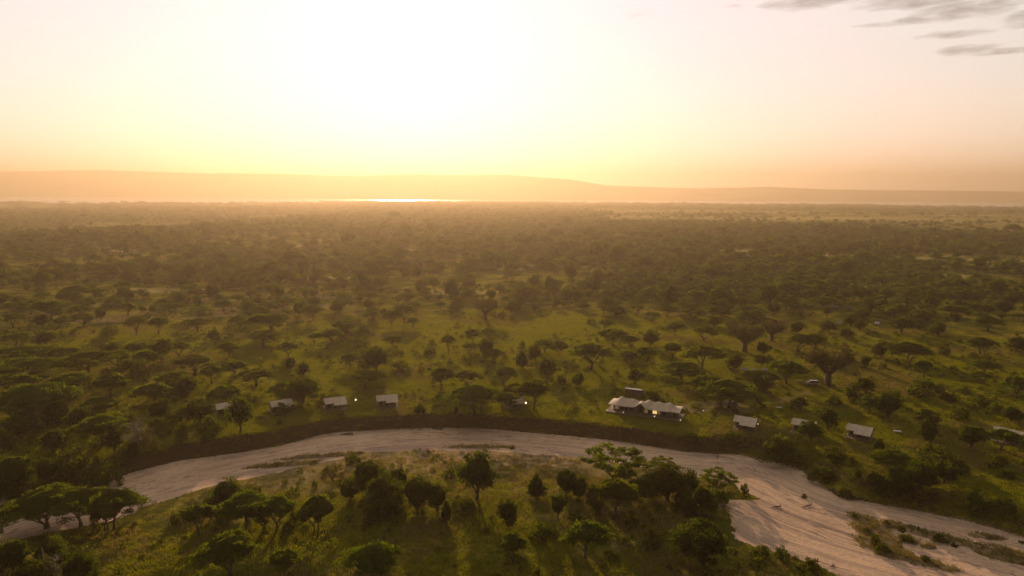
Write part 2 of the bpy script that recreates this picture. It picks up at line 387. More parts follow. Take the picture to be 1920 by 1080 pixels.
dpad = np.hypot((gx-pad.x)/16, (gy-pad.y)/11)
dirt = np.maximum(.55*sstep(2.6, 1.2, dtr), .75*sstep(1.2, .55, dpad + (fbm(gx/7, gy/7, 33)-.5)*.8))
azg = np.degrees(np.arctan2(gx, gy)); dg = np.hypot(gx, gy)
nearside = (gdn < gdf) & ~gin
dry_lit = np.where(nearside, sstep(58, 14, gdn + (fbm(gx/14, gy/14, 41)-.5)*34)*np.interp(azg, [-30, -22, -10, 4, 10, 14], [.0, .35, .9, .9, .35, 0]), 0)
dry_lit = np.maximum(dry_lit, np.where(gin, 1.0, 0))
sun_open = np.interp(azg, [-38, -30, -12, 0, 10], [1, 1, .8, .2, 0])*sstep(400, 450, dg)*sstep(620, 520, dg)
dry_lit = np.maximum(dry_lit, sun_open*.6*sstep(.45, .7, fbm(gx/45, gy/20, 60)))  # sunlit openings painted lighter here, using the dry-grass colour
plain = sstep(4, 9, azg)*sstep(1850, 2050, dg)*sstep(4400, 3300, dg)*np.clip((fbm(gx/900, gy/160, 51)-.3)*2.6, .15, 1)
strip = sstep(.012, .0, np.abs(azg+33.2)/57.3*1.0/2.5)*sstep(1490, 1560, dg)*sstep(1720, 1650, dg)
clf = np.zeros(gx.shape); kk = (dg > 350) & (dg < 2200) & (gy > 0); clf[kk] = clear_f(gx[kk], gy[kk])
plain = np.clip(np.maximum(plain, clf*.75), 0, 1)
M_GROUND = ground_material()
def add_cover(me, idx):
    ca = me.color_attributes.new('cover', 'FLOAT_COLOR', 'POINT')
    a = np.ones((len(idx), 4), np.float32); a[:, 0] = dry_lit[idx]; a[:, 1] = dirt[idx]; a[:, 2] = plain[idx]
    ca.data.foreach_set('color', a.ravel())
V = np.stack([gx, gy, gz], 1)
qz = gz[quads]; fc = V[quads].mean(1)
isbank = (qz.max(1)-qz.min(1) > .42) & (np.hypot(fc[:, 0], fc[:, 1]) < 420) & (gdf[quads[:, 0]] < 9) & (gdf[quads[:, 0]] < gdn[quads[:, 0]])
def sub(name, q):
    u, inv = np.unique(q, return_inverse=True)
    me = mesh_np(name, V[u], inv.reshape(q.shape), [M_GROUND], True); add_cover(me, u)
    return tag(obj(name, me), kind='structure')
sub('ground', quads[~isbank]); sub('river_bank', quads[isbank])
# dry river bed: its own sheet of sand
bx = np.arange(POLY[:, 0].min()-4, POLY[:, 0].max()+4, 1.4); by = np.arange(max(70, POLY[:, 1].min()-4), POLY[:, 1].max()+4, 1.4)
sxg, syg = np.meshgrid(bx, by); s1 = sxg.ravel(); s2 = syg.ravel()
sin_ = inside(s1, s2, POLY) | (np.minimum(dist_pl(s1, s2, FARW), dist_pl(s1, s2, NEARW)) < 3.2)
sz = BED + (fbm(s1/9, s2/9, 77)-.5)*.30 + (fbm(s1/2.2, s2/2.2, 78)-.5)*.10
n_ = len(bx); ii = np.arange(n_*(len(by)-1)).reshape(-1, n_)[:, :-1].ravel(); q = np.stack([ii, ii+1, ii+n_+1, ii+n_], 1)
q = q[sin_[q].all(1)]; u, inv = np.unique(q, return_inverse=True)
me = mesh_np('dry_riverbed', np.stack([s1, s2, sz], 1)[u], inv.reshape(q.shape), [sand_material()], True)
fa = me.attributes.new('flow', 'FLOAT_VECTOR', 'POINT')
def along(x, y, P):
    seg = np.hypot(*(P[1:]-P[:-1]).T); cum = np.concatenate([[0], np.cumsum(seg)]); best = np.full(x.shape, 1e9); s = np.zeros(x.shape)
    for i in range(len(P)-1):
        a = P[i]; b = P[i+1]-a; t = np.clip(((x-a[0])*b[0]+(y-a[1])*b[1])/(b@b), 0, 1); dd = np.hypot(x-a[0]-t*b[0], y-a[1]-t*b[1])
        k = dd < best; best[k] = dd[k]; s[k] = cum[i]+t[k]*seg[i]
    return s, best
# a smoothed far bank gives the flow lines
Ps = FARW.copy()
for _ in range(3): Ps[1:-1] = (Ps[:-2]+2*Ps[1:-1]+Ps[2:])/4
fs, fb = along(s1[u], s2[u], Ps)
fa.data.foreach_set('vector', np.stack([fs, fb, fs*0], 1).astype(np.float32).ravel())
tag(obj('dry_riverbed', me), kind='structure')

# lake and hills at the horizon
m, t, o = newmat('lake_water'); p = N(t, 'ShaderNodeBsdfPrincipled'); p.inputs['Base Color'].default_value = (.12, .11, .10, 1); p.inputs['Roughness'].default_value = .3
p.inputs['IOR'].default_value = 1.33
g = N(t, 'ShaderNodeNewGeometry'); mp = N(t, 'ShaderNodeMapping'); mp.inputs['Scale'].default_value = (.004, .02, 1); L(t, g.outputs['Position'], mp.inputs[0])
b = N(t, 'ShaderNodeBump'); b.inputs['Strength'].default_value = .15; L(t, noise(t, mp.outputs[0], 1.0, 3), b.inputs['Height']); L(t, b.outputs[0], p.inputs['Normal']); L(t, p.outputs[0], o.inputs[0])
lx = np.linspace(-12200, 12200, 40); ly = np.linspace(5200, 12800, 20); a, b_ = np.meshgrid(lx, ly)
ii = np.arange(40*19).reshape(19, 40)[:, :-1].ravel()
tag(obj('lake', mesh_np('lake', np.stack([a.ravel(), b_.ravel(), a.ravel()*0-14.5], 1), np.stack([ii, ii+1, ii+41, ii+40], 1), [m])), kind='structure')
M_HILL = simple('hill_forest', (.20, .165, .11), .95, .3, .002)
hx = np.linspace(-12200, 12200, 300); hy = np.linspace(9600, 13100, 50); a, b_ = np.meshgrid(hx, hy); a = a.ravel(); b_ = b_.ravel()
haz = np.degrees(np.arctan2(a, b_))
crest = np.interp(haz, [-45, -37, -30, -23.6, -14, -.5, 4.5, 7.6, 12.9, 18, 20.3, 24.5, 30, 37, 45], [350, 348, 372, 343, 325, 346, 287, 206, 176, 186, 206, 168, 166, 154, 150])
crest = (crest-80)*1.24+80
t1 = sstep(9700, 11300, b_ + (fbm(a/600, b_/600, 91)-.5)*800)
hz_ = -16 + (crest)*t1*(.94+.06*fbm(a/900, b_/450, 92)) + (fbm(a/230, b_/230, 95)-.5)*12*t1
ii = np.arange(300*49).reshape(49, 300)[:, :-1].ravel()
tag(obj('hills', mesh_np('hills', np.stack([a, b_, hz_], 1), np.stack([ii, ii+1, ii+301, ii+300], 1), [M_HILL], True)), kind='structure')

# ------------------------------------------------------------------ haze
m, t, o = newmat('dusty_air')
pv = N(t, 'ShaderNodeVolumePrincipled'); pv.inputs['Color'].default_value = (.50, .39, .26, 1); pv.inputs['Density'].default_value = HAZE_DENS; pv.inputs['Anisotropy'].default_value = .58
L(t, pv.outputs[0], o.inputs['Volume'])
tag(MB().box((0, 5700, 232), (25000, 16200, 506)).build('haze', m), kind='stuff')

# ------------------------------------------------------------------ plants
def quads_at(C, size, r, flat=0.0):
    n = len(C); u = r.normal(size=(n, 3)); u[:, 2] *= (1-flat); u /= np.linalg.norm(u, axis=1)[:, None]
    v = np.cross(u, r.normal(size=(n, 3))); v /= np.linalg.norm(v, axis=1)[:, None]
    s = (size*r.uniform(.6, 1.4, n))[:, None]*.5; u = u*s; v = v*s*.75
    V = np.stack([C-u-v*.4, C+u*.1-v, C+u+v*.3, C-u*.1+v], 1).reshape(-1, 3)
    return V, np.arange(4*n).reshape(n, 4)
def clump_points(cl, rad, n, r, flat=.5):
    k = r.integers(0, len(cl), n); d = r.normal(size=(n, 3)); d /= np.linalg.norm(d, axis=1)[:, None]
    d *= (r.uniform(0, 1, n)**.45)[:, None]*rad[k][:, None]; d[:, 2] *= flat
    return cl[k]+d
def limb_tree(mb, base, r0, tips, r, fork=.3, H=8.0, lean=(0, 0), sub=2):
    fk = Vector(base)+Vector((lean[0]*fork, lean[1]*fork, H*fork))
    mb.tube([base, (Vector(base)+fk)/2+Vector((r.normal()*.06, r.normal()*.06, 0)), fk], [r0*1.25, r0, r0*.85], 7)
    for tp in tips:
        tp = Vector(tp); mid = fk.lerp(tp, .5)+Vector((r.normal()*.25, r.normal()*.25, -.1*(tp-fk).length*r.uniform(-.3, 1)))
        mb.tube([fk, mid, tp], [r0*.62, r0*.4, r0*.16], 5, False)
        for _ in range(sub):
            a = mid.lerp(tp, r.uniform(.1, .7)); e = a+Vector((r.normal()*.9, r.normal()*.9, abs(r.normal())*.7+.3)); mb.tube([a, e], [r0*.22, r0*.07], 4, False)
# canonical sizes: crown 10 m across; total height 8 m (tree) / 6 m (bush)
def mk_acacia(seed, nleaf=4200, leaf=.38, depth=.42, dome=.8, stems=1, patchy=0.0):
    r = np.random.default_rng(seed); H = 8.0
    nc = 46; ph = r.uniform(0, 6.28, 4); am = r.uniform(.04, .17, 4)
    rr = np.sqrt(r.uniform(0, 1, nc)); th = r.uniform(0, 6.28, nc)
    edge = 1+sum(am[k]*np.sin((k+1)*th+ph[k]) for k in range(4))
    top = H*(1-depth*dome*.78*(rr**2.2)) - r.uniform(0, .5, nc)
    bot = H*(1-depth)-.2*rr
    z = bot+(top-bot)*r.uniform(.0, 1, nc)**.55; z = np.minimum(z, top-.25)
    cl = np.stack([rr*edge*4.3*np.cos(th), rr*edge*4.3*np.sin(th), z-.35], 1); rad = r.uniform(.75, 1.45, nc)
    if patchy: cl = cl[r.uniform(0, 1, nc) > patchy]; rad = rad[:len(cl)]*.8
    P = clump_points(cl, rad, nleaf, r, .42); V, Q = quads_at(P, leaf, r, .3)
    ts = []
    for i in range(9):
        f = i/8.0
        for j in range(20):
            t_ = 6.2832*j/20; e_ = 1+sum(am[k]*math.sin((k+1)*t_+ph[k]) for k in range(4)); e_ *= r.uniform(.93, 1.03)
            q = math.sin(f*math.pi)*.80 if f < 1 else 0
            up = f < .5; zt = H*(1-depth*dome*.78*(q*1.1)**2.2)-.75; zb = H*(1-depth)+.25
            z_ = zt if up else (zb+(zt-zb)*max(0, (1-(f-.5)*5)))
            ts.append((q*e_*4.6*math.cos(t_), q*e_*4.6*math.sin(t_), z_+r.normal()*.12))
    if not patchy:
        nb = len(V); V = np.vstack([V, np.array(ts)]); Q = np.vstack([Q, np.array([(nb+i*20+j, nb+i*20+(j+1) % 20, nb+(i+1)*20+(j+1) % 20, nb+(i+1)*20+j) for i in range(8) for j in range(20)])])
    crown = mesh_np('acacia_crown', V, Q, [M_ACA])
    mb = MB()
    for s in range(stems):
        b = (r.normal()*.35*(stems > 1), r.normal()*.35*(stems > 1), -.4)
        sel = r.choice(len(cl), 6 if stems == 1 else 3, replace=False)
        limb_tree(mb, b, .30 if stems == 1 else .2, [cl[i]*np.array([.85, .85, 1])+np.array([0, 0, -.2]) for i in sel], r, r.uniform(.2, .42), H, (r.normal()*.8, r.normal()*.8))
    return mb.mesh('acacia_trunk', M_BARK, True), crown
def mk_leafy(seed, nleaf=4200, leaf=.42, low=.22, shape='round', mat=None, sparse=0):
    r = np.random.default_rng(seed); H = 8.0; nc = 70
    d = r.normal(size=(nc, 3)); d /= np.linalg.norm(d, axis=1)[:, None]; d *= (r.uniform(.1, 1, nc)**.4)[:, None]
    zc = H*(1+low)/2; hz = H*(1-low)/2
    lob = np.array([[math.cos(a)*q, math.sin(a)*q, u_] for a, q, u_ in zip(r.uniform(0, 6.28, 5), r.uniform(.1, .62, 5), r.uniform(-.45, .5, 5))]); lob[0] = (0, 0, .25)
    if shape == 'round': d = d*r.uniform(.40, .60, 5)[r.integers(0, 5, nc)][:, None]; kk = r.integers(0, 5, nc); d = d+lob[kk]
    z = zc+d[:, 2]*(hz-.45); wf = np.ones(nc)
    if shape == 'cone': wf = np.clip(1.15-(z/H)*.95, .12, 1)*1.25
    cl = np.stack([d[:, 0]*4.1*wf, d[:, 1]*4.1*wf, z], 1); cl += r.normal(size=cl.shape)*.42; rad = r.uniform(.45, 1.45, nc)*(.8 if shape == 'cone' else 1)
    if sparse: cl = cl[:int(nc*(1-sparse))]; rad = rad[:len(cl)]*.75
    P = clump_points(cl, rad, nleaf, r, .85); P[:, 2] = np.clip(P[:, 2], .15, None)
    V, Q = quads_at(P, leaf, r)
    if not sparse:
        ts = []
        for i in range(9):
            for j in range(16):
                a_ = math.pi*i/8; t_ = 6.2832*j/16; z_ = zc+math.cos(a_)*hz*(.56 if shape == 'round' else .8); q = math.sin(a_)*(2.5 if shape == 'round' else 3.7)*(np.clip(1.15-(z_/H)*.95, .12, 1)*1.1 if shape == 'cone' else 1)*r.uniform(.86, 1.06)
                ts.append((q*math.cos(t_), q*math.sin(t_), z_+r.normal()*.15))
        nb = len(V); V = np.vstack([V, np.array(ts)]); Q = np.vstack([Q, np.array([(nb+i*16+j, nb+i*16+(j+1) % 16, nb+(i+1)*16+(j+1) % 16, nb+(i+1)*16+j) for i in range(8) for j in range(16)])])
    crown = mesh_np('leafy_crown', V, Q, [mat or M_LEAF])
    mb = MB(); sel = r.choice(len(cl), 6, replace=False); limb_tree(mb, (0, 0, -.4), .33, [cl[i]*.8 + np.array([0, 0, 1.2]) for i in sel], r, max(.12, low*.9), H, (r.normal()*.4, r.normal()*.4))
    return mb.mesh('leafy_trunk', M_BARK, True), crown
def mk_bush(seed, nleaf=2200, leaf=.46, mat=None):
    r = np.random.default_rng(seed); nc = 40; H = 6.0
    th = r.uniform(0, 6.28, nc); rr = np.sqrt(r.uniform(0, 1, nc)); z = (H-.9)*np.sqrt(np.clip(1-rr**2, 0, 1))*r.uniform(.15, 1, nc)
    ed = 1+.15*np.sin(2*th+r.uniform(0, 6))+.1*np.sin(3*th+r.uniform(0, 6))
    cl = np.stack([rr*ed*4.1*np.cos(th), rr*ed*4.1*np.sin(th), z+.4], 1); rad = r.uniform(.7, 1.5, nc)
    P = clump_points(cl, rad, nleaf, r, .8); P[:, 2] = np.clip(P[:, 2], .02, None); V, Q = quads_at(P, leaf, r)
    mb = MB()
    for i in range(5): mb.tube([(0, 0, -.3), tuple(cl[i]*.5), tuple(cl[i])], [.14, .1, .04], 4, False)
    nb = len(V); f4 = [f for f in mb.f if len(f) == 4]
    return None, mesh_np('bush', np.vstack([V, np.array(mb.v)]), np.vstack([Q, np.array(f4)+nb]), [mat or M_BUSH, M_BARK], False, [0]*len(Q)+[1]*len(f4))
def mk_baobab(seed):
    r = np.random.default_rng(seed); H = 8.0; mb = MB()
    mb.tube([(0, 0, -.4), (0, 0, .6), (.05, 0, 2.0), (0, .05, 2.9)], [.72, .56, .5, .4], 12)
    tips = []
    for k in range(9):
        a = 6.283*k/9+r.uniform(-.3, .3); sp = r.uniform(1.6, 3.2); e = Vector((math.cos(a)*sp, math.sin(a)*sp, r.uniform(4.2, 6.2)))
        s = Vector((math.cos(a)*.3, math.sin(a)*.3, 2.5)); mid = s.lerp(e, .5)+Vector((math.cos(a)*.3, math.sin(a)*.3, .1))
        mb.tube([s, mid, e], [.34, .2, .09], 6, False)
        for _ in range(6):
            f = r.uniform(.35, 1); b = s.lerp(e, f); t_ = b+Vector((math.cos(a+r.normal()*.9)*r.uniform(.6, 1.7), math.sin(a+r.normal()*.9)*r.uniform(.6, 1.7), r.uniform(.2, 1.5)))
            mb.tube([b, t_], [.08, .03], 4, False); tips.append(t_)
            for _ in range(2):
                t2 = t_+Vector((r.normal()*.5, r.normal()*.5, abs(r.normal())*.5)); mb.tube([t_, t2], [.03, .012], 3, False); tips.append(t2)
    cl = np.array([tuple(q) for q in tips]); P = clump_points(cl, np.full(len(cl), .85), 4200, r, .8); V, Q = quads_at(P, .30, r)
    return mb.mesh('baobab_trunk', M_BARK, True), mesh_np('baobab_crown', V, Q, [M_GREY])
def mk_dead(seed):
    r = np.random.default_rng(seed); mb = MB(); H = 8.0
    mb.tube([(0, 0, -.4), (.1, 0, 2), (.25, .1, 4.2), (.1, 0, 6.3)], [.36, .27, .19, .07], 7)
    tw = MB()
    for k in range(14):
        z0 = r.uniform(1.8, 5.8); a = r.uniform(0, 6.28); l = r.uniform(1.6, 3.6)*(1-z0/11); s = Vector((.12, 0, z0)); e = s+Vector((math.cos(a)*l, math.sin(a)*l, l*r.uniform(.3, 1.1)))
        tw.tube([s, s.lerp(e, .5)+Vector((0, 0, -.12)), e], [.12, .08, .03], 5, False)
        for _ in range(7):
            f = r.uniform(.3, 1); b = s.lerp(e, f); t_ = b+Vector((r.normal()*.7, r.normal()*.7, abs(r.normal())*.8)); tw.tube([b, t_], [.05, .015], 3, False)
            for _ in range(2): tw.tube([b.lerp(t_, .6), t_+Vector((r.normal()*.4, r.normal()*.4, r.normal()*.3))], [.025, .01], 3, False)
    return mb.mesh('dead_trunk', M_PALE, True), tw.mesh('dead_branches', M_PALE, True)
PR = {}
for i in range(8): PR['A%d' % i] = mk_acacia(100+i, depth=(.40, .5, .36, .46, .42, .52, .38, .46)[i], stems=(1, 1, 1, 3, 1, 2, 1, 3)[i])
for i in range(3): PR['F%d' % i] = mk_acacia(130+i, 4200, .36, depth=.72, dome=.75, stems=2, patchy=.05)
for i in range(6): PR['R%d' % i] = mk_leafy(200+i, low=(.02, .10, .18, .04, .12, .0)[i])
PR['R6'] = mk_leafy(260, 12000, .25, .02); PR['R7'] = mk_leafy(261, 12000, .25, .05); PR['A8'] = mk_acacia(160, 10000, .25, depth=.48, stems=3); PR['A9'] = mk_acacia(161, 10000, .25, depth=.42, stems=2)
for i in range(2): PR['C%d' % i] = mk_leafy(230+i, 1500, .5, low=.02, shape='cone')
for i in range(6): PR['B%d' % i] = mk_bush(300+i)
for i in range(2): PR['G%d' % i] = mk_bush(330+i, 1700, .34, M_GREY)
for i in range(3): PR['O%d' % i] = mk_baobab(400+i)
for i in range(3): PR['D%d' % i] = mk_dead(500+i)
KIND = {'A': ('acacia_tree', 'tree', 'umbrella acacias on the savanna', 'crown'), 'F': ('acacia_tree', 'tree', 'umbrella acacias on the savanna', 'crown'),
        'R': ('leafy_tree', 'tree', 'round leafy trees on the savanna', 'crown'), 'C': ('leafy_tree', 'tree', 'round leafy trees on the savanna', 'crown'),
        'B': ('bush', 'bush', 'bushes scattered in the grass', None), 'G': ('bush', 'bush', 'bushes scattered in the grass', None),
        'O': ('baobab_tree', 'tree', 'baobabs beyond the camp', 'crown'), 'D': ('dead_tree', 'tree', 'bare trees', 'branches')}
ONES = 'zero one two three four five six seven eight nine ten eleven twelve thirteen fourteen fifteen sixteen seventeen eighteen nineteen'.split()
TENS = 'x x twenty thirty forty fifty sixty seventy eighty ninety'.split()
def nw(n):
    n = int(round(n))
    if n < 0: return 'under zero'
    if n < 20: return ONES[n]
    return TENS[n//10] + ('' if n % 10 == 0 else ' '+ONES[n % 10]) if n < 100 else 'one hundred'
used = set()
def place_words(x, y, z):
    px, py, _ = proj(x, y, z); _, df, dn, ins = terrain([x], [y]); d = math.hypot(x, y)
    if ins[0]: return 'on the sandy riverbed'
    if dn[0] < df[0]: return 'on the near bank'
    if px > 1480 and py > 835: return 'over the right channel'
    if d < 262 and df[0] < 26: return 'between river and camp'
    if d < 300: return 'in the camp row'
    if d < 440: return 'in grass behind camp'
    return 'at the woodland edge'
def auto_label(kind, w, h, p, px, py):
    fl = h/w
    if kind in 'AF': ad = ['broad' if w > 14 else 'small' if w < 8 else 'mid-sized', 'feathery' if kind == 'F' else 'domed' if fl > .8 else 'flat-topped', 'acacia']
    elif kind == 'R': ad = ['large' if w > 14 else 'small' if w < 7 else 'mid-sized', 'round-crowned' if fl > .7 else 'spreading', 'tree']
    elif kind == 'C': ad = ['dark', 'pointed', 'tree']
    elif kind in 'BG': ad = ['big' if w > 8 else 'tiny' if w < 3.5 else 'low' if fl < .6 else 'rounded', 'greyish' if kind == 'G' else 'dark green', 'bush']
    elif kind == 'O': ad = ['thick-trunked', 'baobab']
    else: ad = ['bare', 'leafless', 'tree']
    base = ' '.join(ad)
    for extra in ('', 'slightly '):
        s = f"{base} {place_words(*p)}, {nw(px/19.2)} percent across, {nw(py/10.8)} down"
        if s.replace(',', '') not in used: used.add(s.replace(',', '')); return s
    return None
COUNT = {}
def plant(code, p, w, h, rot=None, label=None, px=None, py=None, must=True):
    k = code[0]; tr, cr = PR[code]; name, cat, grp, cn = KIND[k]
    if px is None: px, py, _ = proj(*p)
    lab = label or auto_label(k, w, h, p, px, py)
    if lab is None:
        if not must: return None
        lab = auto_label(k, w, h, p, px+19, py) or f"plain {cat} crowded among others {place_words(*p)}"
    if cr is None or cn is None: o = obj(name, cr)
    else:
        o = bpy.data.objects.new(name, None); COL.objects.link(o); o.empty_display_size = .5
        obj('trunk', tr, o); obj(cn, cr, o)
    H0 = 6.0 if k in 'BG' else 8.0
    W0 = {'O': 7.5, 'D': 6.0}.get(k, 10.0)
    o.location = p; o.scale = (w/W0, w/W0, h/H0); o.rotation_euler = (0, 0, rot if rot is not None else random.uniform(0, 6.28))
    tag(o, lab, cat, grp); COUNT[name] = COUNT.get(name, 0)+1
    return o
def at_px(cx, top, base, wpx):
    p = ground_hit(cx, base); _, _, dep = proj(*p); w = wpx*dep/F
    # solve the height so that the crown's top meets the pixel row
    h = (base-top)*dep/F
    for _ in range(5):
        q = proj(p.x, p.y, p.z+h); h *= (base-top)/max(1, base-q[1])
    return p, w, h
# kind code, centre px, top, base, width px [, label]
T = """R 655 895 940 60|R 745 872 925 70|R 820 905 958 60|R 730 925 968 50|R 1115 905 955 56|R 1200 888 945 70|R 1290 880 930 64|R 1280 915 955 60|B 1345 915 945 46|R 1085 890 940 46|R 395 925 975 54|A 495 940 996 60|R 250 830 870 40|R 120 700 750 66|R 300 745 790 60|A 420 720 765 56|R 1640 880 920 60|R 1770 860 905 70|B 1540 870 900 50|R 1430 700 735 40|R 20 880 960 90|R 215 800 850 44|B 330 760 790 50|B 395 775 812 46|R 150 760 810 60|R 350 700 745 60|A 20 700 745 70|R 90 855 905 60|A 255 640 672 44|R 210 640 668 36|A 335 640 670 40|A 430 640 668 44|R 400 615 640 34|A 540 640 672 40|R 545 665 695 30|A 640 600 628 36|A 660 660 690 40|A 60 560 590 44|A 25 585 615 40|R 190 575 600 30|A 240 565 592 38|A 320 565 590 40|A 420 560 585 40|A 530 555 582 44|A 640 556 582 42|A 690 545 570 40|B 470 735 760 40|A 480 690 725 60|B 620 735 755 46|B 640 775 790 24|A 85 915 993 125|A 150 914 988 95|A 212 913 992 90|A 198 936 994 42|B 178 973 994 20|D 4 930 1003 60|R 25 1005 1075 90|R 95 1000 1080 80|R 150 1030 1112 84|R 60 1040 1122 100|D 100 1035 1110 60|A 372 944 1004 54|R 425 890 960 80|A 462 926 995 90|A 520 928 991 68|B 551 946 976 17|B 540 975 993 26|A 430 1000 1082 102|A 535 1029 1088 58|B 252 976 985 13|B 327 955 984 17|B 224 985 994 12|A 193 778 838 88|D 258 778 850 62|B 341 787 829 26|B 384 813 828 18|B 524 785 798 12
R 8 805 850 40|R 25 846 930 120|B 140 838 908 90|B 195 862 905 70|R 40 775 822 86|R 100 800 850 60|A 70 718 792 140|A 167 657 706 84|A 222 655 692 48|R 306 634 677 58|A 272 655 692 54|A 250 672 708 52|A 365 663 704 64|A 322 697 732 66|A 290 717 757 62|A 397 685 720 44|A 440 674 710 46|R 375 740 792 82|R 452 738 810 60|R 568 702 754 100|A 530 716 752 44|B 530 753 776 42|R 570 677 705 34
R 80 583 614 36|A 118 593 619 36|A 158 586 613 42|A 150 570 597 44|A 256 590 629 38|A 298 592 626 40|F 372 568 598 50|A 372 595 622 40|B 205 610 628 32|A 482 573 601 48|A 450 588 619 34|A 505 585 626 74|A 495 617 651 60|A 587 570 601 42|A 590 623 646 27|A 622 615 643 42|G 195 628 661 68|R 88 617 646 54|A 30 622 655 46|A 50 648 682 92|A 118 650 682 60|A 50 672 717 112|R 57 695 727 52|A 135 698 747 88|A 210 698 747 64|R 40 745 795 60|R 110 745 800 70|A 185 742 790 70|B 235 765 800 50|B 300 780 812 44|G 270 800 845 50
R 705 647 695 76|B 750 675 695 42|A 686 693 727 64|B 662 587 630 56|A 697 580 608 30|A 735 580 611 29|A 758 568 607 38|A 774 594 616 25|B 685 629 646 16|A 737 628 650 36|A 700 573 597 26|A 840 626 662 28|B 810 634 650 15|B 806 646 663 22|A 885 615 647 32|R 911 630 671 46|A 925 652 681 38|A 880 643 663 30|A 915 615 633 25|A 828 686 724 52|A 876 693 729 50|A 945 684 724 42|C 978 655 691 34|B 979 637 656 15|R 1003 644 677 37|R 1025 667 707 48|A 1022 636 661 37|A 1048 637 667 34|A 1108 643 693 74|A 1150 615 649 56
A 1183 628 652 34|R 1218 617 650 44|A 1134 598 621 27|A 1214 648 682 32|A 1176 655 682 38|R 1155 567 594 48|R 1191 690 723 40|R 1086 696 724 34|B 1056 700 722 26|A 893 719 777 88|A 944 733 770 44|A 1000 709 768 66|A 968 716 752 40|C 787 757 779 34|F 675 630 652 30|B 1108 594 608 18|A 1222 583 604 32|A 1265 603 630 36|A 1273 678 712 66|B 1222 731 749 38|O 910 558 600 44|C 855 760 777 14
A 1250 570 595 44|A 1300 575 600 46|R 1340 590 615 40|A 1350 560 588 44|A 1405 570 596 48|R 1450 565 590 40|A 1500 565 592 50|A 1545 555 580 44|A 1655 560 586 50|A 1700 555 582 48|R 1740 575 602 44|A 1790 570 598 54|A 1850 590 620 46|R 1880 560 590 52|R 1760 600 630 40|B 1800 760 785 36|B 1780 730 750 30|R 1500 740 770 34|B 1420 745 765 30|A 1630 745 775 40|R 1430 640 668 36|B 1590 660 680 26|A 1320 610 640 44|A 1260 640 672 36|A 1316 647 692 70|R 1380 660 693 42|R 1427 663 688 36|O 1396 602 660 58|O 1447 598 640 40|R 1493 600 627 37|R 1554 600 622 38|R 1586 612 636 35|R 1612 577 599 38|R 1612 596 621 25|R 1690 594 625 66|A 1498 622 662 44|A 1526 623 658 48|R 1652 636 671 38|A 1705 640 677 72|R 1672 638 672 30|O 1552 646 723 74|A 1475 674 722 64|A 1731 673 708 29|R 1621 664 690 24|B 1656 678 691 16|B 1770 641 666 24|A 1840 630 664 48|R 1905 628 660 50|B 1825 659 672 20|B 1850 660 678 27|A 1845 675 702 56|A 1840 697 717 38|A 1905 702 747 42|R 1622 704 737 54|B 1737 708 743 78|A 1362 710 766 102|A 1425 693 732 74|A 1325 703 737 56|A 1290 678 705 40|B 1600 722 753 36|B 1564 740 759 26|R 1665 730 785 62|R 1552 755 808 46|R 1520 788 828 54|B 1740 766 792 48|R 1738 778 829 46|R 1820 793 842 66|A 1878 803 844 60|B 1298 806 825 25|B 1372 803 822 25|B 1460 812 868 78|C 1648 822 846 28|B 1570 838 866 60|R 1725 862 918 92|R 1680 878 932 74|A 1672 846 892 84|B 1755 833 870 84|B 1838 738 760 34|R 1895 757 792 46|B 1868 752 775 30
B 1832 914 954 46|B 1882 928 954 46|B 1886 877 894 30|B 1585 914 934 28|B 1610 880 896 15|B 1556 880 903 24|B 1480 830 862 40|B 1798 860 884 40|B 1870 850 875 40
A 594 926 997 66|G 625 868 905 46|B 662 847 867 26|R 690 853 922 80|R 715 886 957 92|R 782 884 955 84|B 708 950 973 46|B 688 972 989 19|R 897 845 938 96|B 845 868 897 24|C 837 934 981 27|B 870 935 959 62|C 1005 887 935 48|R 953 930 987 54|R 1062 870 932 64|R 1046 920 972 44|B 1015 975 1009 52|A 961 997 1056 52|A 705 1020 1092 94|B 1007 1058 1084 16|F 1152 824 908 108|A 1155 895 964 74|R 1250 865 938 106|F 1243 852 885 48|F 1348 872 918 58|R 1317 905 962 60|A 1097 978 1046 78|B 1222 988 1028 40|R 1318 962 1058 128|B 1426 1018 1047 40|B 1467 1021 1047 31|B 1520 1044 1082 52|R 1295 930 965 40|B 1395 905 930 20|B 345 1002 1012 10|B 1185 955 985 30|B 590 900 915 14|B 480 905 925 22|B 418 950 985 30|B 910 990 1000 20|B 1140 1030 1042 16"""
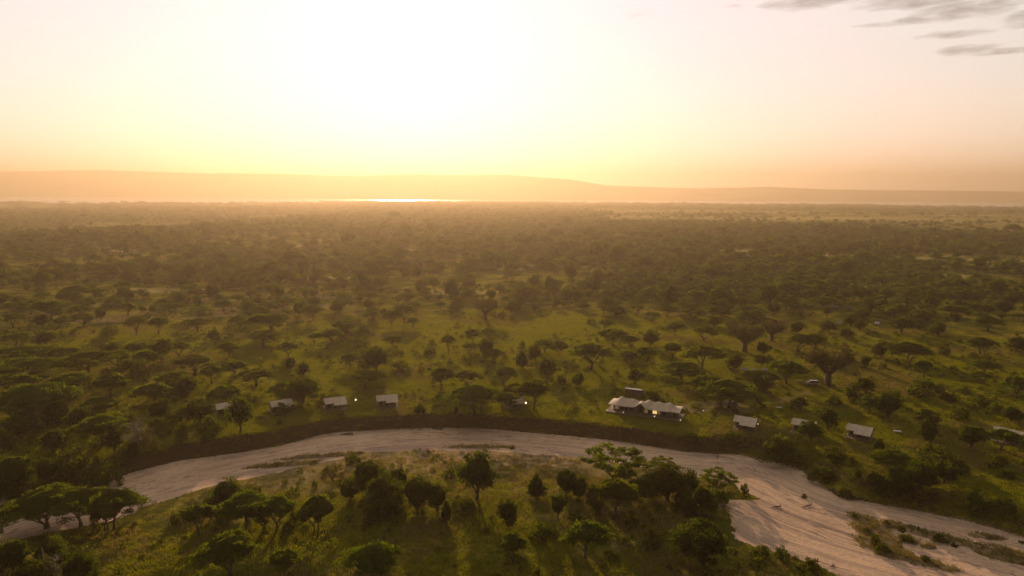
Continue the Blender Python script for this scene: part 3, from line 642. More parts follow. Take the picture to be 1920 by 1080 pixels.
CUSTOM = {(893, 719): 'wide domed acacia with a sunlit rim, left of the tent tucked between two acacias', (1000, 709): 'tall domed acacia with a sunlit rim, right of the tent tucked between two acacias',
          (1152, 824): 'large feathery layered acacia standing against the pale sand below the lodge', (897, 845): 'large round-crowned tree on a short trunk below the middle of the river bend',
          (258, 778): 'bare pale dead tree on the grassy bank at the left bend', (193, 778): 'domed acacia on a leaning trunk beside the bare dead tree', (1318, 962): 'largest dark tree on the near bank, beside the sand lobe',
          (430, 1000): 'twin-lobed acacia with forked stems at the bottom edge, left part', (705, 1020): 'broad dark umbrella acacia cut by the bottom edge', (961, 997): 'small thin umbrella acacia alone in bright grass near the bottom centre',
          (1097, 978): 'umbrella acacia on one straight trunk between the thin acacia and the largest dark tree', (594, 926): 'neat Y-stemmed umbrella acacia alone in the grass of the near bank',
          (85, 915): 'leftmost wide acacia of the clump standing before the sand, lower left', (150, 914): 'middle acacia of the clump standing before the sand, lower left', (212, 913): 'rightmost acacia of the clump standing before the sand, lower left',
          (198, 936): 'small dark acacia in front of the lower left clump', (1552, 646): 'biggest baobab with a thick trunk, behind the row of right-hand tents', (1396, 602): 'baobab with a dark thick trunk beyond the small camp tents',
          (1447, 598): 'smaller baobab beside another baobab beyond the small camp tents', (910, 558): 'lone baobab far out in open grass above the middle tents', (1520, 788): 'round tree hiding the front of a tent right of the lodge',
          (1552, 755): 'upright tree behind the half-hidden tent right of the lodge', (452, 738): 'tall rounded tree covering most of the leftmost tent', (568, 702): 'large dark spreading tree behind the second and third tents',
          (1878, 803): 'flat acacia in front of the tent nearest the right edge', (1820, 793): 'dense dark tree left of the tent nearest the right edge', (1460, 812): 'big dark bush spilling over the river bank edge below the right tents',
          (1362, 710): 'broad spreading acacia shading the parked vehicle beside the lodge', (787, 757): 'pointed shrub on the grass between two tents left of centre', (837, 934): 'narrow egg-shaped shrub standing alone on the near bank',
          (1005, 887): 'pointed dark conical tree on the near bank', (1348, 872): 'light feathery tree at the tip of the near bank spit', (705, 647): 'big domed tree alone in open grass above the fourth tent',
          (1426, 1018): 'left one of two round bushes beside the sand at lower right', (1467, 1021): 'right one of two round bushes beside the sand at lower right', (1520, 1044): 'dark bush at the bottom edge beside the sand, lower right',
          (4, 930): 'bare twiggy tree at the left edge before the sand', (60, 1000): 'big olive leafy tree filling the bottom left corner', (530, 753): 'low bush in front of the second tent from left'}
cnt = {}
HAND = []
for tok in T.replace('\n', '|').split('|'):
    k, cx, tp, bs, wp = tok.split(); cx, tp, bs, wp = map(float, (cx, tp, bs, wp))
    n = sum(1 for c in PR if c[0] == k); i = cnt[k] = cnt.get(k, -1)+1
    if k == 'A' and cx in (85, 150): i = 3 if cx == 85 else 7
    elif k == 'A' and cx in (430, 594): i = 5 if cx == 594 else 1
    if k == 'R' and bs > 880: i = (0, 3, 5)[i % 3] if cx != 897 else 2
    if k == 'R' and wp >= 72 and cx != 897: i = 6+i % 2
    if k == 'A' and wp >= 84: i = 8+i % 2
    p, wd, ht = at_px(cx, tp, bs, wp)
    lab = CUSTOM.get((int(cx), int(tp)))
    plant('%s%d' % (k, i % n), p, wd*(1.2 if k in 'AF' else 1.12), ht, label=lab, px=cx, py=(tp+bs)/2)
    HAND.append((p.x, p.y, wd/2))
HANDA = np.array(HAND)

# ------------------------------------------------------------------ buildings
def root(name, loc, rz, label, cat, group=None):
    e = bpy.data.objects.new(name, None); COL.objects.link(e); e.location = loc; e.rotation_euler = (0, 0, rz); tag(e, label, cat, group); return e
def lamp(p, s, label):
    r_ = root('lantern', p, 0, label, 'lantern', 'glowing lanterns around the camp')
    mb = MB().tube([(0, 0, 0), (0, 0, .08)], [.16*s, .16*s], 8); mb.tube([(0, 0, .62*s), (0, 0, .75*s)], [.2*s, .05*s], 8)
    for k in range(4): mb.tube([(math.cos(k*1.571)*.17*s, math.sin(k*1.571)*.17*s, .05), (math.cos(k*1.571)*.17*s, math.sin(k*1.571)*.17*s, .64*s)], [.015, .015], 4)
    mb.build('frame', M_POLE, r_); MB().tube([(0, 0, .09), (0, 0, .3*s), (0, 0, .6*s)], [.10*s, .24*s, .12*s], 8).build('glass', M_LAMP, r_, True)
def make_tent(loc, rz, label, step=.36, Wd=10.2):
    t_ = root('safari_tent', loc, rz, label, 'tent', 'safari tents along the river'); hw = Wd/2
    fl = .55
    # fly roof: ridge at y=0; front eave reaches further over the veranda on the long part
    def slab(u0, u1, yf, zf, mb):
        n = 6
        for i in range(n):
            a = u0+(u1-u0)*i/n; b = u0+(u1-u0)*(i+1)/n
            sg = lambda u: -.14*math.sin(math.pi*((u+hw)/Wd*3 % 1))
            za, zb = 4.5+fl+sg(a), 4.5+fl+sg(b)
            for (ya, zya) in ((-yf, zf+fl), (3.3, 2.5+fl)):
                p0, p1, p2, p3 = (a, 0, za), (b, 0, zb), (b, ya, zya+sg(b)*.6), (a, ya, zya+sg(a)*.6)
                if ya > 0: p0, p1, p2, p3 = p1, p0, p3, p2
                lo_ = [(q_[0], q_[1], q_[2]-.05) for q_ in (p0, p1, p2, p3)]
                mb.quad(p0, p3, p2, p1); mb.quad(*lo_)
                for j in range(4):
                    k = (j+1) % 4; A = (p0, p1, p2, p3); mb.quad(A[j], A[k], lo_[k], lo_[j])
    rf = MB(); x1 = -hw+Wd*step; slab(-hw, x1, 3.3, 2.75, rf); slab(x1, hw, 4.7, 2.15, rf); rf.build('roof', M_ROOF, t_)
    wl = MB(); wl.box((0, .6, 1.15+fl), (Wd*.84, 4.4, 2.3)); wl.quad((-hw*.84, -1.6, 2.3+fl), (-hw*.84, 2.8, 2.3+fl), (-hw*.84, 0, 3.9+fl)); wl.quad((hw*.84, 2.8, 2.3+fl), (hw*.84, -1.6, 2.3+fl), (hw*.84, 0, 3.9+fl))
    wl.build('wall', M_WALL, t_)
    dk = MB(); dk.box((0, -1.0, fl-.1), (Wd*.98, 8.2, .18))
    for i in range(5):
        for j in (-4.6, -1, 2.6): dk.box((-hw*.9+i*hw*.45, j, (fl-.2)/2-.3), (.16, .16, fl+.4))
    dk.build('deck', M_WOOD, t_)
    for x in (-hw*.95, x1, hw*.35, hw*.95):
        MB().tube([(x, -4.55 if x >= x1 else -3.15, fl), (x, -4.55 if x >= x1 else -3.15, 2.25+fl+(.45 if x < x1 else 0))], [.06, .05], 6).build('pole', M_POLE, t_)
    rl = MB()
    rl.box((0, -4.95, .95+fl), (Wd*.97, .07, .07)); rl.box((0, -4.95, .5+fl), (Wd*.97, .04, .04))
    for i in range(9): rl.box((-hw*.96+i*hw*.24, -4.95, .46+fl), (.06, .06, .92))
    rl.build('railing', M_POLE, t_)
    for x, wd in ((-Wd*.27, 1.5), (Wd*.26, 1.6)):
        wn = MB().box((x, -1.62, 1.35+fl), (wd, .06, 1.0)).build('window', M_DARK, t_); MB().box((x, -1.67, .80+fl), (wd+.2, .05, .08)).build('sill', M_POLE, wn)
    MB().box((0, -1.62, 1.05+fl), (1.3, .06, 2.0)).build('door', M_DARK, t_)
    ch = MB()
    return t_
def tent_px(cx, base, wpx, ang, label, step=.36, lp=None):
    p = ground_hit(cx, base); _, _, dep = proj(*p); p.z -= .1
    az_ = math.atan2(p.x, p.y)
    WS = .86
    t_ = make_tent(p, -az_+R(ang), label, step, wpx*dep/F); t_.scale = (WS, WS, WS)
    return t_
TENTS = [(424, 775, 46, 14, 'leftmost canvas tent, nearly hidden behind a tall rounded tree', .36), (527, 770, 48, 15, 'second tent from left, its front hidden by a low bush', .36),
         (628, 765, 46, 8, 'third tent from left, with a glowing lantern at its right corner and another beside it', .40), (725, 760, 46, 7, 'fourth tent from left, alone on open grass above the river', .42),
         (966, 762, 40, 0, 'shaded tent tucked between two domed acacias', .36), (1398, 803, 48, -12, 'first tent right of the lodge, standing in open grass', .3),
         (1508, 809, 50, -10, 'tent half hidden behind a round tree, second right of the lodge', .36), (1612, 820, 51, -12, 'third tent right of the lodge, with a small white table to its right', .34),
         (1890, 827, 55, -14, 'tent nearest the right edge, partly behind a flat acacia', .36)]
for cx, bs, wp, an, lb, st in TENTS: tent_px(cx, bs, wp, an, lb, st)
def lamp_px(px, py, h, s, label):
    p = hit(px, py, h); lamp(p-Vector((0, 0, .35*s)), s, label)
lamp_px(645, 757, 1.0, 1.5, 'small glowing lantern on the deck corner of the third tent from left')
lamp_px(667, 749.5, .5, 1.5, 'bright lantern standing in the grass right of the third tent from left')
lamp_px(743.5, 752, 1.0, 1.3, 'dim lantern on the deck corner of the fourth tent from left')
lamp_px(986, 755, .8, 1.6, 'brightest lantern, beside the tent between two acacias')
lamp_px(1421, 795, 1.0, .6, 'lantern on the right deck corner of the first tent past the lodge')
lamp_px(1319, 770, .5, .6, 'tiny lantern in the dirt clearing right of the lodge')

# main lodge
pl = ground_hit(1210, 775); azl = math.atan2(pl.x, pl.y); Ld = 29.5
lg = root('lodge_tent', pl, -azl+R(-12), 'long lodge tent with swooping peaked canvas roofs and lit windows on a deck', 'lodge')
hl = Ld/2; nu, nv = 90, 16; lg.scale = (.88, .88, .88)
us = np.linspace(-hl, hl, nu+1); Vr = []
for u_ in us:
    s_ = (u_+hl)/Ld
    pk = sum(a*math.exp(-((s_-c)/w_)**2) for c, a, w_ in ((.15, 1.0, .05), (.32, .4, .045), (.555, 1.05, .035), (.70, .55, .04), (.85, .8, .045)))
    rz_ = 4.75+pk*.75 - .7*math.exp(-((s_-.44)/.05)**2)
    hip = min(1, min(s_/.15, (1-s_)/.14)); rz_ = 3.0+(rz_-3.0)*hip**1.25
    lift = 1.9*math.exp(-((s_-.455)/.05)**2) - .25*math.sin(math.pi*min(1, abs(s_-.455)*2.2))
    for j in range(nv+1):
        v_ = -1+2*j/nv; half = 4.6
        ez = 2.85+(lift if v_ < 0 else 0)*1.0
        k = (1-abs(v_)); Vr.append((u_, v_*half, ez+(max(rz_, ez+.1)-ez)*k**1.2+.6))
Fr = []
for i in range(nu):
    for j in range(nv): a = i*(nv+1)+j; Fr.append((a, a+nv+1, a+nv+2, a+1))
me = mesh_np('roof', Vr, Fr, [M_ROOF], True); rf = obj('roof', me, lg); sm = rf.modifiers.new('thick', 'SOLIDIFY'); sm.thickness = .06
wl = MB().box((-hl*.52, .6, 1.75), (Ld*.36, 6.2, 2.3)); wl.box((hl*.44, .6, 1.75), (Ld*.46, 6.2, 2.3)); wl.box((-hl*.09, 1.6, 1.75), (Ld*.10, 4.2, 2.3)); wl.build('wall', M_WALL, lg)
MB().box((0, -.8, .48), (Ld+1.6, 10.4, .2)).build('deck', M_WOOD, lg)
sk = MB()
for i in range(24): sk.box((-hl-.7+i*(Ld+1.4)/23, -5.85, .15), (.14, .14, .9))
sk.box((0, -5.8, .12), (Ld+1.5, .05, .5)); sk.build('deck_support', M_POLE, lg)
rl = MB(); rl.box((-hl*.62, -5.9, 1.5), (Ld*.36, .07, .07)); rl.box((hl*.5, -5.9, 1.5), (Ld*.5, .07, .07))
for i in range(26):
    x = -hl*.97+i*Ld*.97/25
    if abs(x+hl*.09) > 1.6: rl.box((x, -5.9, 1.05), (.06, .06, .95))
rl.build('railing', M_POLE, lg)
for i in range(9):
    x = -hl*.95+i*hl*.237
    MB().tube([(x, -4.4, .58), (x, -4.4, 3.35)], [.09, .08], 6).build('pole', M_POLE, lg)
for x, wd, mt in ((-.78, 1.5, M_LIT), (-.62, 1.2, M_DARK), (-.52, 1.0, M_DARK), (-.36, 1.6, M_DARK), (.06, 1.4, M_LIT), (.14, 1.2, M_DARK), (.30, 1.7, M_LIT2), (.42, .9, M_LIT), (.56, 1.6, M_DARK), (.72, 1.6, M_WALL), (.85, 1.0, M_DARK)):
    wn = MB().box((x*hl, -2.54, 1.85), (wd, .08, 1.35)).build('window', mt, lg)
    fr = MB(); fr.box((x*hl, -2.6, 2.56), (wd+.16, .06, .08)); fr.box((x*hl, -2.6, 1.14), (wd+.16, .06, .08)); fr.box((x*hl, -2.6, 1.85), (.06, .06, 1.34)); fr.build('frame', M_POLE, wn)
MB().box((-hl*.09, -.56, 1.7), (1.8, .08, 2.1)).build('door', M_DARK, lg)
def lodge_lamp(x, y, z, s, lb):
    q = Matrix.Rotation(-azl+R(-12), 4, 'Z') @ (Vector((x, y, z))*.88); lamp(q+pl, s, lb)
lodge_lamp(hl*.33, -4.9, .6, .8, 'small lantern on the deck before the lodge windows'); lodge_lamp(hl*1.04, -5.2, .6, .7, 'lantern at the right end of the lodge deck')
lodge_lamp(-hl*.55, -4.9, .6, .6, 'lantern on the left part of the lodge deck'); lodge_lamp(-hl*1.03, -5.0, .6, .5, 'lantern at the left end of the lodge deck')

# open shelter behind the lodge
p = ground_hit(1187, 743); sh = root('shelter', p, -math.atan2(p.x, p.y)+R(-14), 'open shelter with a thin pale flat roof behind the lodge', 'shelter')
MB().box((0, 0, 3.0), (6.6, 2.0, .12)).build('roof', M_TIN, sh); MB().box((.4, .9, 1.35), (7.6, 1.2, 2.7)).build('wall', M_WALL, sh)
for x in (-4.4, 0, 4.4): MB().tube([(x, -1.5, -.2), (x, -1.5, 2.94)], [.08, .08], 6).build('pole', M_POLE, sh)
def small_tent(px, py, wpx, an, label, mat=M_ROOF, pitch=.6):
    p = ground_hit(px, py); _, _, dep = proj(*p); w_ = wpx*dep/F; hw = w_/2; d_ = w_*.42; h_ = w_*pitch
    e = root('ridge_tent', p, -math.atan2(p.x, p.y)+R(an), label, 'tent', 'small ridge tents of the back camp')
    rf = MB()
    for s_ in (-1, 1):
        rf.quad((-hw, 0, h_), (hw, 0, h_), (hw, s_*d_, h_*.42), (-hw, s_*d_, h_*.42)); rf.quad((-hw, s_*d_, h_*.42-.05), (hw, s_*d_, h_*.42-.05), (hw, 0, h_-.05), (-hw, 0, h_-.05))
        rf.quad((-hw, s_*d_, h_*.42-.05), (hw, s_*d_, h_*.42-.05), (hw, s_*d_, h_*.42), (-hw, s_*d_, h_*.42))
    rf.build('roof', mat, e)
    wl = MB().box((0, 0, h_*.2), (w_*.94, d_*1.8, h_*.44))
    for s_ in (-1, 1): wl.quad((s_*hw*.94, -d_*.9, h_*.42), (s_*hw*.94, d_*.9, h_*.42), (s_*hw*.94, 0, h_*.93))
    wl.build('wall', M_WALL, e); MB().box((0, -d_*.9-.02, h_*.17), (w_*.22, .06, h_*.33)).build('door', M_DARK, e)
small_tent(1370, 695, 9, 10, 'leftmost small pale tent in the row behind the lodge acacia', M_TIN); small_tent(1397, 696, 12, -5, 'second small pale tent in the row behind the lodge acacia', M_TIN)
small_tent(1414, 696, 10, 0, 'third small pale tent in the row behind the lodge acacia', M_TIN); small_tent(1434, 695, 9, 5, 'last small pale tent in the row behind the lodge acacia', M_TIN)
small_tent(1572, 609, 9, 30, 'bright little roof catching sunlight among round trees, right of the two baobabs', M_WHITE, .8); small_tent(1645, 610, 9, -20, 'little white roof among round trees, further right beyond the baobabs', M_WHITE, .8)
small_tent(1567, 580, 11, -10, 'farthest little white roof up in the woodland, right part', M_WHITE, .8); small_tent(1592, 581, 8, 5, 'dim little roof beside the farthest white one in the woodland', M_TIN, .8)
small_tent(1000, 505, 9, 0, 'tiny bright roof far out in the dense woodland near the centre', M_WHITE, .9)
# vehicles
def truck(px, py, an, label, body):
    p = ground_hit(px, py); e = root('off_road_car', p, -math.atan2(p.x, p.y)+R(an), label, 'car', 'parked camp vehicles')
    b = MB(); b.box((0, 0, .85), (4.6, 1.8, .75)); b.box((-1.75, 0, 1.28), (1.05, 1.7, .14)); b.build('body', body, e)
    c = MB(); v = [(-1.2, -.85, 1.24), (2.2, -.85, 1.24), (2.1, -.75, 2.0), (-.7, -.75, 2.0)]; w2 = [(a, -y_, z_) for a, y_, z_ in v]
    c.quad(*v); c.quad(*w2[::-1])
    for i in range(4): j = (i+1) % 4; c.quad(v[j], v[i], w2[i], w2[j])
    c.build('cabin', M_GLASS, e); MB().box((.75, 0, 2.06), (3.1, 1.65, .1)).build('roof', body, e)
    for x in (-1.45, 1.45):
        for y_ in (-.9, .9):
            wh = MB().tube([(x, y_-.12, .4), (x, y_+.12, .4)], [.4, .4], 12).build('wheel', M_RUB, e); MB().tube([(x, y_-.14, .4), (x, y_+.14, .4)], [.2, .2], 8).build('rim', M_TIN, wh)
    for y_ in (-.65, .65): MB().tube([(-2.28, y_, .95), (-2.33, y_, .95)], [.13, .13], 8).build('headlight', M_WHITE, e)
truck(1522, 722, 15, 'white car parked beside the biggest baobab', M_WHITE)
truck(1371, 762, -10, 'dusty vehicle parked under the broad acacia beside the lodge', M_TIN)
def table(px, py, w_, label):
    p = ground_hit(px, py); e = root('outdoor_table', p, .2-math.atan2(p.x, p.y), label, 'table', 'white tables by the tents')
    MB().box((0, 0, .95), (w_, w_*.5, .08)).build('tabletop', M_WHITE, e)
    for sx in (-1, 1):
        for sy in (-1, 1): MB().tube([(sx*w_*.42, sy*w_*.2, 0), (sx*w_*.40, sy*w_*.19, .91)], [.05, .05], 5).build('leg', M_WHITE, e)
table(1682, 813, 2.4, 'small white table in the grass right of the third tent past the lodge'); table(1461, 768, 1.8, 'small pale table in the grass behind the half-hidden tent'); 
# driftwood on the sand
def drift(px, py, l, an, label, s=1.0):
    p = hit(px, py, BED); r = np.random.default_rng(int(px)); e = MB(); ux, uy = math.cos(an), math.sin(an)
    e.tube([(-ux*l/2, -uy*l/2, .1), (0, 0, .35*s), (ux*l/2, uy*l/2, .25*s)], [.12*s, .3*s, .2*s], 7)
    for k in range(5):
        a = an+r.uniform(-1, 1); b = Vector((ux, uy, 0))*l*r.uniform(-.1, .45)+Vector((0, 0, .3)); e.tube([b, b+Vector((math.cos(a), math.sin(a), r.uniform(.2, .9)))*l*r.uniform(.15, .4)], [.1*s, .03*s], 5)
    o = e.build('driftwood_log', M_DRIFT, None, True); o.location = p; o.rotation_euler[2] = r.uniform(-.2, .2); tag(o, label, 'driftwood', 'dead wood stranded on the sand')
drift(1455, 951, 2.8, .1, 'grey stranded log on the sunlit sand of the wide river junction', .6); drift(1512, 950, 3.6, .25, 'dark forked branch lying on the sand below a small shrub', .55)
drift(650, 815, 4.5, .1, 'dark dead branch on the sand under the left bank', 1.1); drift(820, 805, 4, -.2, 'dead branch at the foot of the bank, top of the bend', 1.0)
drift(1560, 1062, 1.8, .3, 'thin dark stick on the sand beside the weedy bar', .4); drift(1345, 858, 2.5, 1.2, 'tiny dark stick on the sand near the far bank', .7)
for i, (px, tp, bs, wp) in enumerate(((1508, 925, 937, 14), (827, 797, 806, 8), (1602, 960, 970, 10), (1662, 974, 984, 16), (1722, 985, 994, 6), (1700, 1000, 1014, 26), (1640, 1000, 1018, 24), (1655, 1018, 1034, 30),
                                      (1625, 985, 998, 16), (1760, 1000, 1016, 30), (1790, 1018, 1028, 18), (1915, 1012, 1022, 12), (1735, 1042, 1050, 22), (720, 1004, 1012, 12), (960, 833, 842, 12), (1690, 985, 996, 18))):
    p, wd, ht = at_px(px, tp, bs, wp); plant('B%d' % (i % 6), p, wd, ht, px=px, py=tp+i*2-bs/2+bs/2)

# ------------------------------------------------------------------ scattered woodland beyond the camp
def coverf(x, y):
    d = np.hypot(x, y); a = np.degrees(np.arctan2(x, y))
    n = fbm(x/95, y/60, 201); n2 = fbm(x/600, y/260, 205)
    c = np.interp(d, [420, 470, 560, 640, 760, 1200], [.0, .28, .48, .70, .80, .85])
    c = c*np.interp(a, [-38, -30, -8, 0, 8, 20, 38], [.75, .8, .75, .9, 1.15, 1.25, 1.0])
    c = c*np.clip((n-.33)*5+(c > .6)*.25, 0.05, 1)*np.clip((n2-.25)*6, .25, 1)
    pl_ = sstep(4, 9, a)*sstep(1820, 2020, d)*sstep(4200, 3200, d)
    c = c*(1-.985*pl_)*1 + .10*pl_*(fbm(x/700, y/110, 207) > .60)
    c = np.where((d > 3300) & (a > 3), c*.22, c)
    c = c*np.where(d > 900, np.clip((fbm(x/380, y/140, 209)-.30)*6, .25, 1), 1)
    return np.clip(c*(1-.97*clear_f(x, y)), 0, 1)
def band(d1, d2, dens, seed):
    r = np.random.default_rng(seed); A = R(41); n = int(dens*A*(d2*d2-d1*d1))
    a = r.uniform(-A, A, n); d = np.sqrt(r.uniform(d1*d1, d2*d2, n)); x = d*np.sin(a); y = d*np.cos(a)
    k = r.uniform(0, 1, n) < coverf(x, y); return x[k], y[k], r
def thin(x, y, w, HA):
    """drop points whose crown would sit inside a hand placed one"""
    ok = np.ones(len(x), bool)
    for hx_, hy_, hr in HA: ok &= np.hypot(x-hx_, y-hy_) > (w/2+hr)*.8
    return ok
x1_, y1_, r1 = band(425, 1000, .0175, 901)
w1 = r1.gamma(5, 1.75, len(x1_))+1.6
ok = thin(x1_, y1_, w1, HANDA[np.hypot(HANDA[:, 0], HANDA[:, 1]) > 380]); x1_, y1_, w1 = x1_[ok], y1_[ok], w1[ok]
ordr = np.argsort(np.hypot(x1_, y1_)/w1**.5); x1_, y1_, w1 = x1_[ordr], y1_[ordr], w1[ordr]
z1 = terrain(x1_, y1_)[0]
rest = []; quota = {'A': 292-COUNT.get('acacia_tree', 0), 'R': 210-COUNT.get('leafy_tree', 0), 'B': 60}
for i in range(len(x1_)):
    q = random.random(); k = 'A' if q < .60 else 'R' if q < .86 else 'B'
    px, py, _ = proj(x1_[i], y1_[i], z1[i])
    if quota[k] > 0 and -20 < px < 1940:
        wd = w1[i]*(.5 if k == 'B' else 1); ht = wd*random.uniform(.5, .75) if k != 'R' else wd*random.uniform(.6, .95)
        if plant('%s%d' % (k, random.randrange({'A': 8, 'R': 6, 'B': 6}[k])), (x1_[i], y1_[i], z1[i]), wd, ht, px=px, py=py-8, must=False): quota[k] -= 1; continue
    rest.append(i)
print('COUNTS', COUNT, 'rest', len(rest))

def protos(cname, meshes):
    c = bpy.data.collections.new(cname)
    for i, m_ in enumerate(meshes): c.objects.link(bpy.data.objects.new('%s_%02d' % (cname, i), m_))
    return c
def scatter(name, P, S, rot, idx, coll, n):
    me = bpy.data.meshes.new(name); me.vertices.add(len(P)); me.vertices.foreach_set('co', np.asarray(P, np.float32).ravel())
    for an, tp, dat in (('isc', 'FLOAT_VECTOR', S), ('irot', 'FLOAT_VECTOR', np.stack([rot*0, rot*0, rot], 1))):
        me.attributes.new(an, tp, 'POINT').data.foreach_set('vector', np.asarray(dat, np.float32).ravel())
    me.attributes.new('iidx', 'INT', 'POINT').data.foreach_set('value', np.asarray(idx, np.int32))
    o = obj(name, me); ng = bpy.data.node_groups.new(name, 'GeometryNodeTree')
    ng.interface.new_socket('Geometry', in_out='INPUT', socket_type='NodeSocketGeometry'); ng.interface.new_socket('Geometry', in_out='OUTPUT', socket_type='NodeSocketGeometry')
    gi = ng.nodes.new('NodeGroupInput'); go = ng.nodes.new('NodeGroupOutput'); ip = ng.nodes.new('GeometryNodeInstanceOnPoints'); ci = ng.nodes.new('GeometryNodeCollectionInfo')
    ci.inputs['Collection'].default_value = coll; ci.inputs['Separate Children'].default_value = True; ci.inputs['Reset Children'].default_value = True
    def na(nm, tp): a = ng.nodes.new('GeometryNodeInputNamedAttribute'); a.data_type = tp; a.inputs['Name'].default_value = nm; return a.outputs['Attribute']
    l = ng.links.new; l(gi.outputs[0], ip.inputs['Points']); l(ci.outputs[0], ip.inputs['Instance']); ip.inputs['Pick Instance'].default_value = True
    l(na('iidx', 'INT'), ip.inputs['Instance Index']); l(na('isc', 'FLOAT_VECTOR'), ip.inputs['Scale']); l(na('irot', 'FLOAT_VECTOR'), ip.inputs['Rotation']); l(ip.outputs[0], go.inputs[0])
    md = o.modifiers.new('scatter', 'NODES'); md.node_group = ng
    tag(o, kind='stuff'); return o
def joined(tr, cr, i):
    a = [tr, cr]; V = []; Q = []; mi = []; off = 0
    for j, m_ in enumerate(a):
        n = len(m_.vertices); v = np.empty(n*3, np.float32); m_.vertices.foreach_get('co', v); V.append(v.reshape(-1, 3))
        f = [tuple(p_.vertices) for p_ in m_.polygons if len(p_.vertices) == 4]; Q.append(np.array(f)+off); mi += [j]*len(f); off += n
    return mesh_np('wood_tree_%d' % i, np.vstack(V), np.vstack(Q), [M_BARK, tr and cr.materials[0]], False, mi)
mid = [mk_acacia(600+i, 900, .85, depth=.40+.03*i, stems=1+(i % 2)) for i in range(5)] + [mk_leafy(620+i, 900, .9, low=.15) for i in range(3)]
mid = [joined(t_, c_, i) for i, (t_, c_) in enumerate(mid)]
lowp = [mk_acacia(640+i, 170, 2.2, depth=.55)[1] for i in range(4)] + [mk_leafy(650+i, 170, 2.2, low=.05)[1] for i in range(2)]
for m_ in lowp: m_.name = 'far_tree'
C1 = protos('wood_mid', mid); C2 = protos('wood_far', lowp)
x2, y2, r2 = band(1000, 1700, .0140, 902); w2_ = r2.gamma(5, 1.85, len(x2))+1.6
X_ = np.concatenate([x1_[rest], x2]); Y_ = np.concatenate([y1_[rest], y2]); W_ = np.concatenate([w1[rest], w2_])
H_ = W_*np.random.default_rng(5).uniform(.5, .85, len(W_))
Z_ = terrain(X_, Y_)[0]; n = len(X_); r5 = np.random.default_rng(6)
scatter('woodland', np.stack([X_, Y_, Z_], 1), np.stack([W_/10, W_/10, H_/8], 1), r5.uniform(0, 6.28, n), r5.integers(0, 8, n), C1, 8)
parts = []
for d1, d2, dn_, sw, sd in ((1700, 3000, .0095, 1.25, 903), (3000, 4600, .0048, 1.7, 904), (4600, 7400, .0020, 2.5, 905)):
    x_, y_, r_ = band(d1, d2, dn_, sd); w_ = (r_.gamma(9, 1.05, len(x_))+1.5)*sw
    parts.append((x_, y_, w_, w_*r_.uniform(.5, .8, len(x_))/sw**.75))
X_, Y_, W_, H_ = (np.concatenate([p_[i] for p_ in parts]) for i in range(4)); Z_ = terrain(X_, Y_)[0]
k = Z_ > -13.5; X_, Y_, W_, H_, Z_ = X_[k], Y_[k], W_[k], H_[k], Z_[k]; n = len(X_)
scatter('distant_woodland', np.stack([X_, Y_, Z_], 1), np.stack([W_/10, W_/10, H_/8], 1), r5.uniform(0, 6.28, n), r5.integers(0, 6, n), C2, 6)
print('WOOD', n)
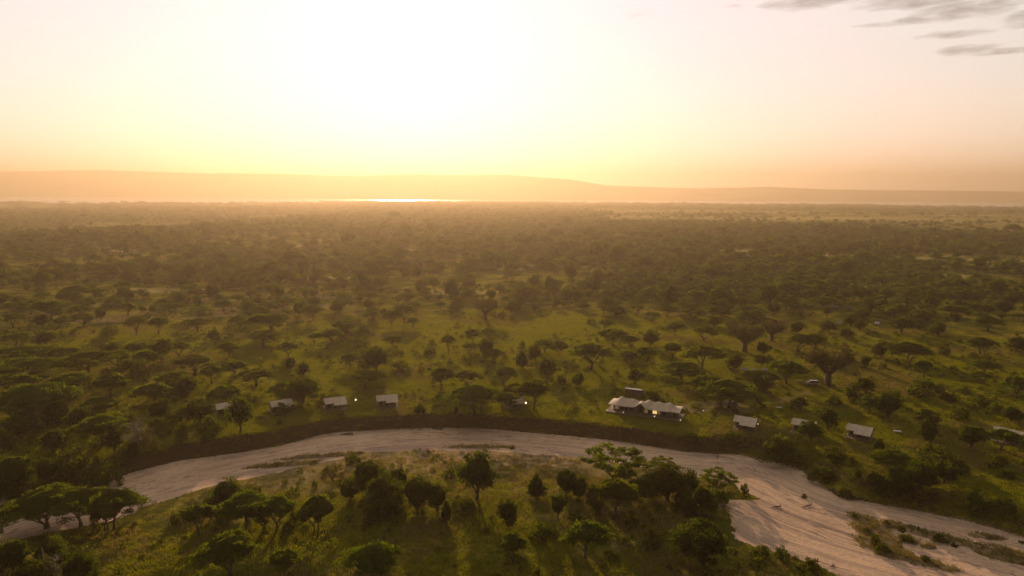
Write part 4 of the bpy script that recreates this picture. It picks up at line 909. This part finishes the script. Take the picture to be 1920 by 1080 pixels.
# low scrub and grass
def tuft(seed, mat, nb=26, hgt=.5, spread=1.1):
    r = np.random.default_rng(seed); V = []; Fq = []
    for i in range(nb):
        a = r.uniform(0, 6.28); q = math.sqrt(r.uniform(0, 1))*spread; b = np.array([q*math.cos(a), q*math.sin(a), -.05]); l = r.uniform(.5, 1)*hgt; a2 = r.uniform(0, 6.28)
        tp = b+np.array([math.cos(a2)*l*.45, math.sin(a2)*l*.45, l]); s_ = np.array([math.cos(a2+1.57), math.sin(a2+1.57), 0])*.09
        k_ = len(V); V += [b-s_, b+s_, tp+s_*.3, tp-s_*.3]; Fq.append((k_, k_+1, k_+2, k_+3))
    return mesh_np('tuft', V, Fq, [mat])
C3 = protos('tufts', [tuft(1, M_GRASS), tuft(2, M_GRASS, 30, .42, 1.2), tuft(3, M_GRASS, 22, .6, 1.0), tuft(4, M_DRY, 24, .6, 1.0), tuft(5, M_DRY, 20, .8, .8)])
r7 = np.random.default_rng(77); n = 260000; a = r7.uniform(-R(41), R(41), n); d = 105+(470-105)*r7.uniform(0, 1, n)**.75
x = d*np.sin(a); y = d*np.cos(a); z, df, dn, ins = terrain(x, y)
g = fbm(x/9, y/9, 301); bh = bar_h(x, y)
pd = np.where(ins, bh*.5, np.clip((g-.22)*2.2, .12, 1)*np.where((df < 2.5) & (df < dn), 0.15, 1)*np.where(dn < df, sstep(4, 34, dn)*.85+.08, 1))
pd *= 1-.85*(np.hypot((x-pad.x)/15, (y-pad.y)/10) < 1)
k = r7.uniform(0, 1, n) < pd; x, y, z, df, dn, ins = (v[k] for v in (x, y, z, df, dn, ins)); n = len(x)
dry = ins | ((dn < df) & (r7.uniform(0, 1, n) < sstep(45, 8, dn)*.8)) | (r7.uniform(0, 1, n) < sstep(.5, .68, fbm(x/40, y/25, 305))*.55)
s_ = r7.uniform(.6, 1.25, n)*np.where(ins, .7, 1)
scatter('grass', np.stack([x, y, z], 1), np.stack([s_*1.15, s_*1.15, s_], 1), r7.uniform(0, 6.28, n), np.where(dry, r7.integers(3, 5, n), r7.integers(0, 3, n)), C3, 5)
# low scrub: knee-high clumps
C4 = protos('scrubs', [mk_bush(700+i, 160, 1.1)[1] for i in range(4)])
n = 15000; a = r7.uniform(-R(41), R(41), n); d = 110+(900-110)*r7.uniform(0, 1, n)**.8; x = d*np.sin(a); y = d*np.cos(a); z, df, dn, ins = terrain(x, y)
k = ~ins & (r7.uniform(0, 1, n) < np.clip((fbm(x/28, y/28, 311)-.38)*3.2, .02, 1)) & ((df > 1.5) | ((r7.uniform(0, 1, n) < .35) & (df > .4))); x, y, z = x[k], y[k], z[k]; n = len(x)
w_ = r7.gamma(4, .42, n)+.5
scatter('undergrowth', np.stack([x, y, z], 1), np.stack([w_/10, w_/10, w_*r7.uniform(.35, .8, n)/6], 1), r7.uniform(0, 6.28, n), r7.integers(0, 4, n), C4, 4)
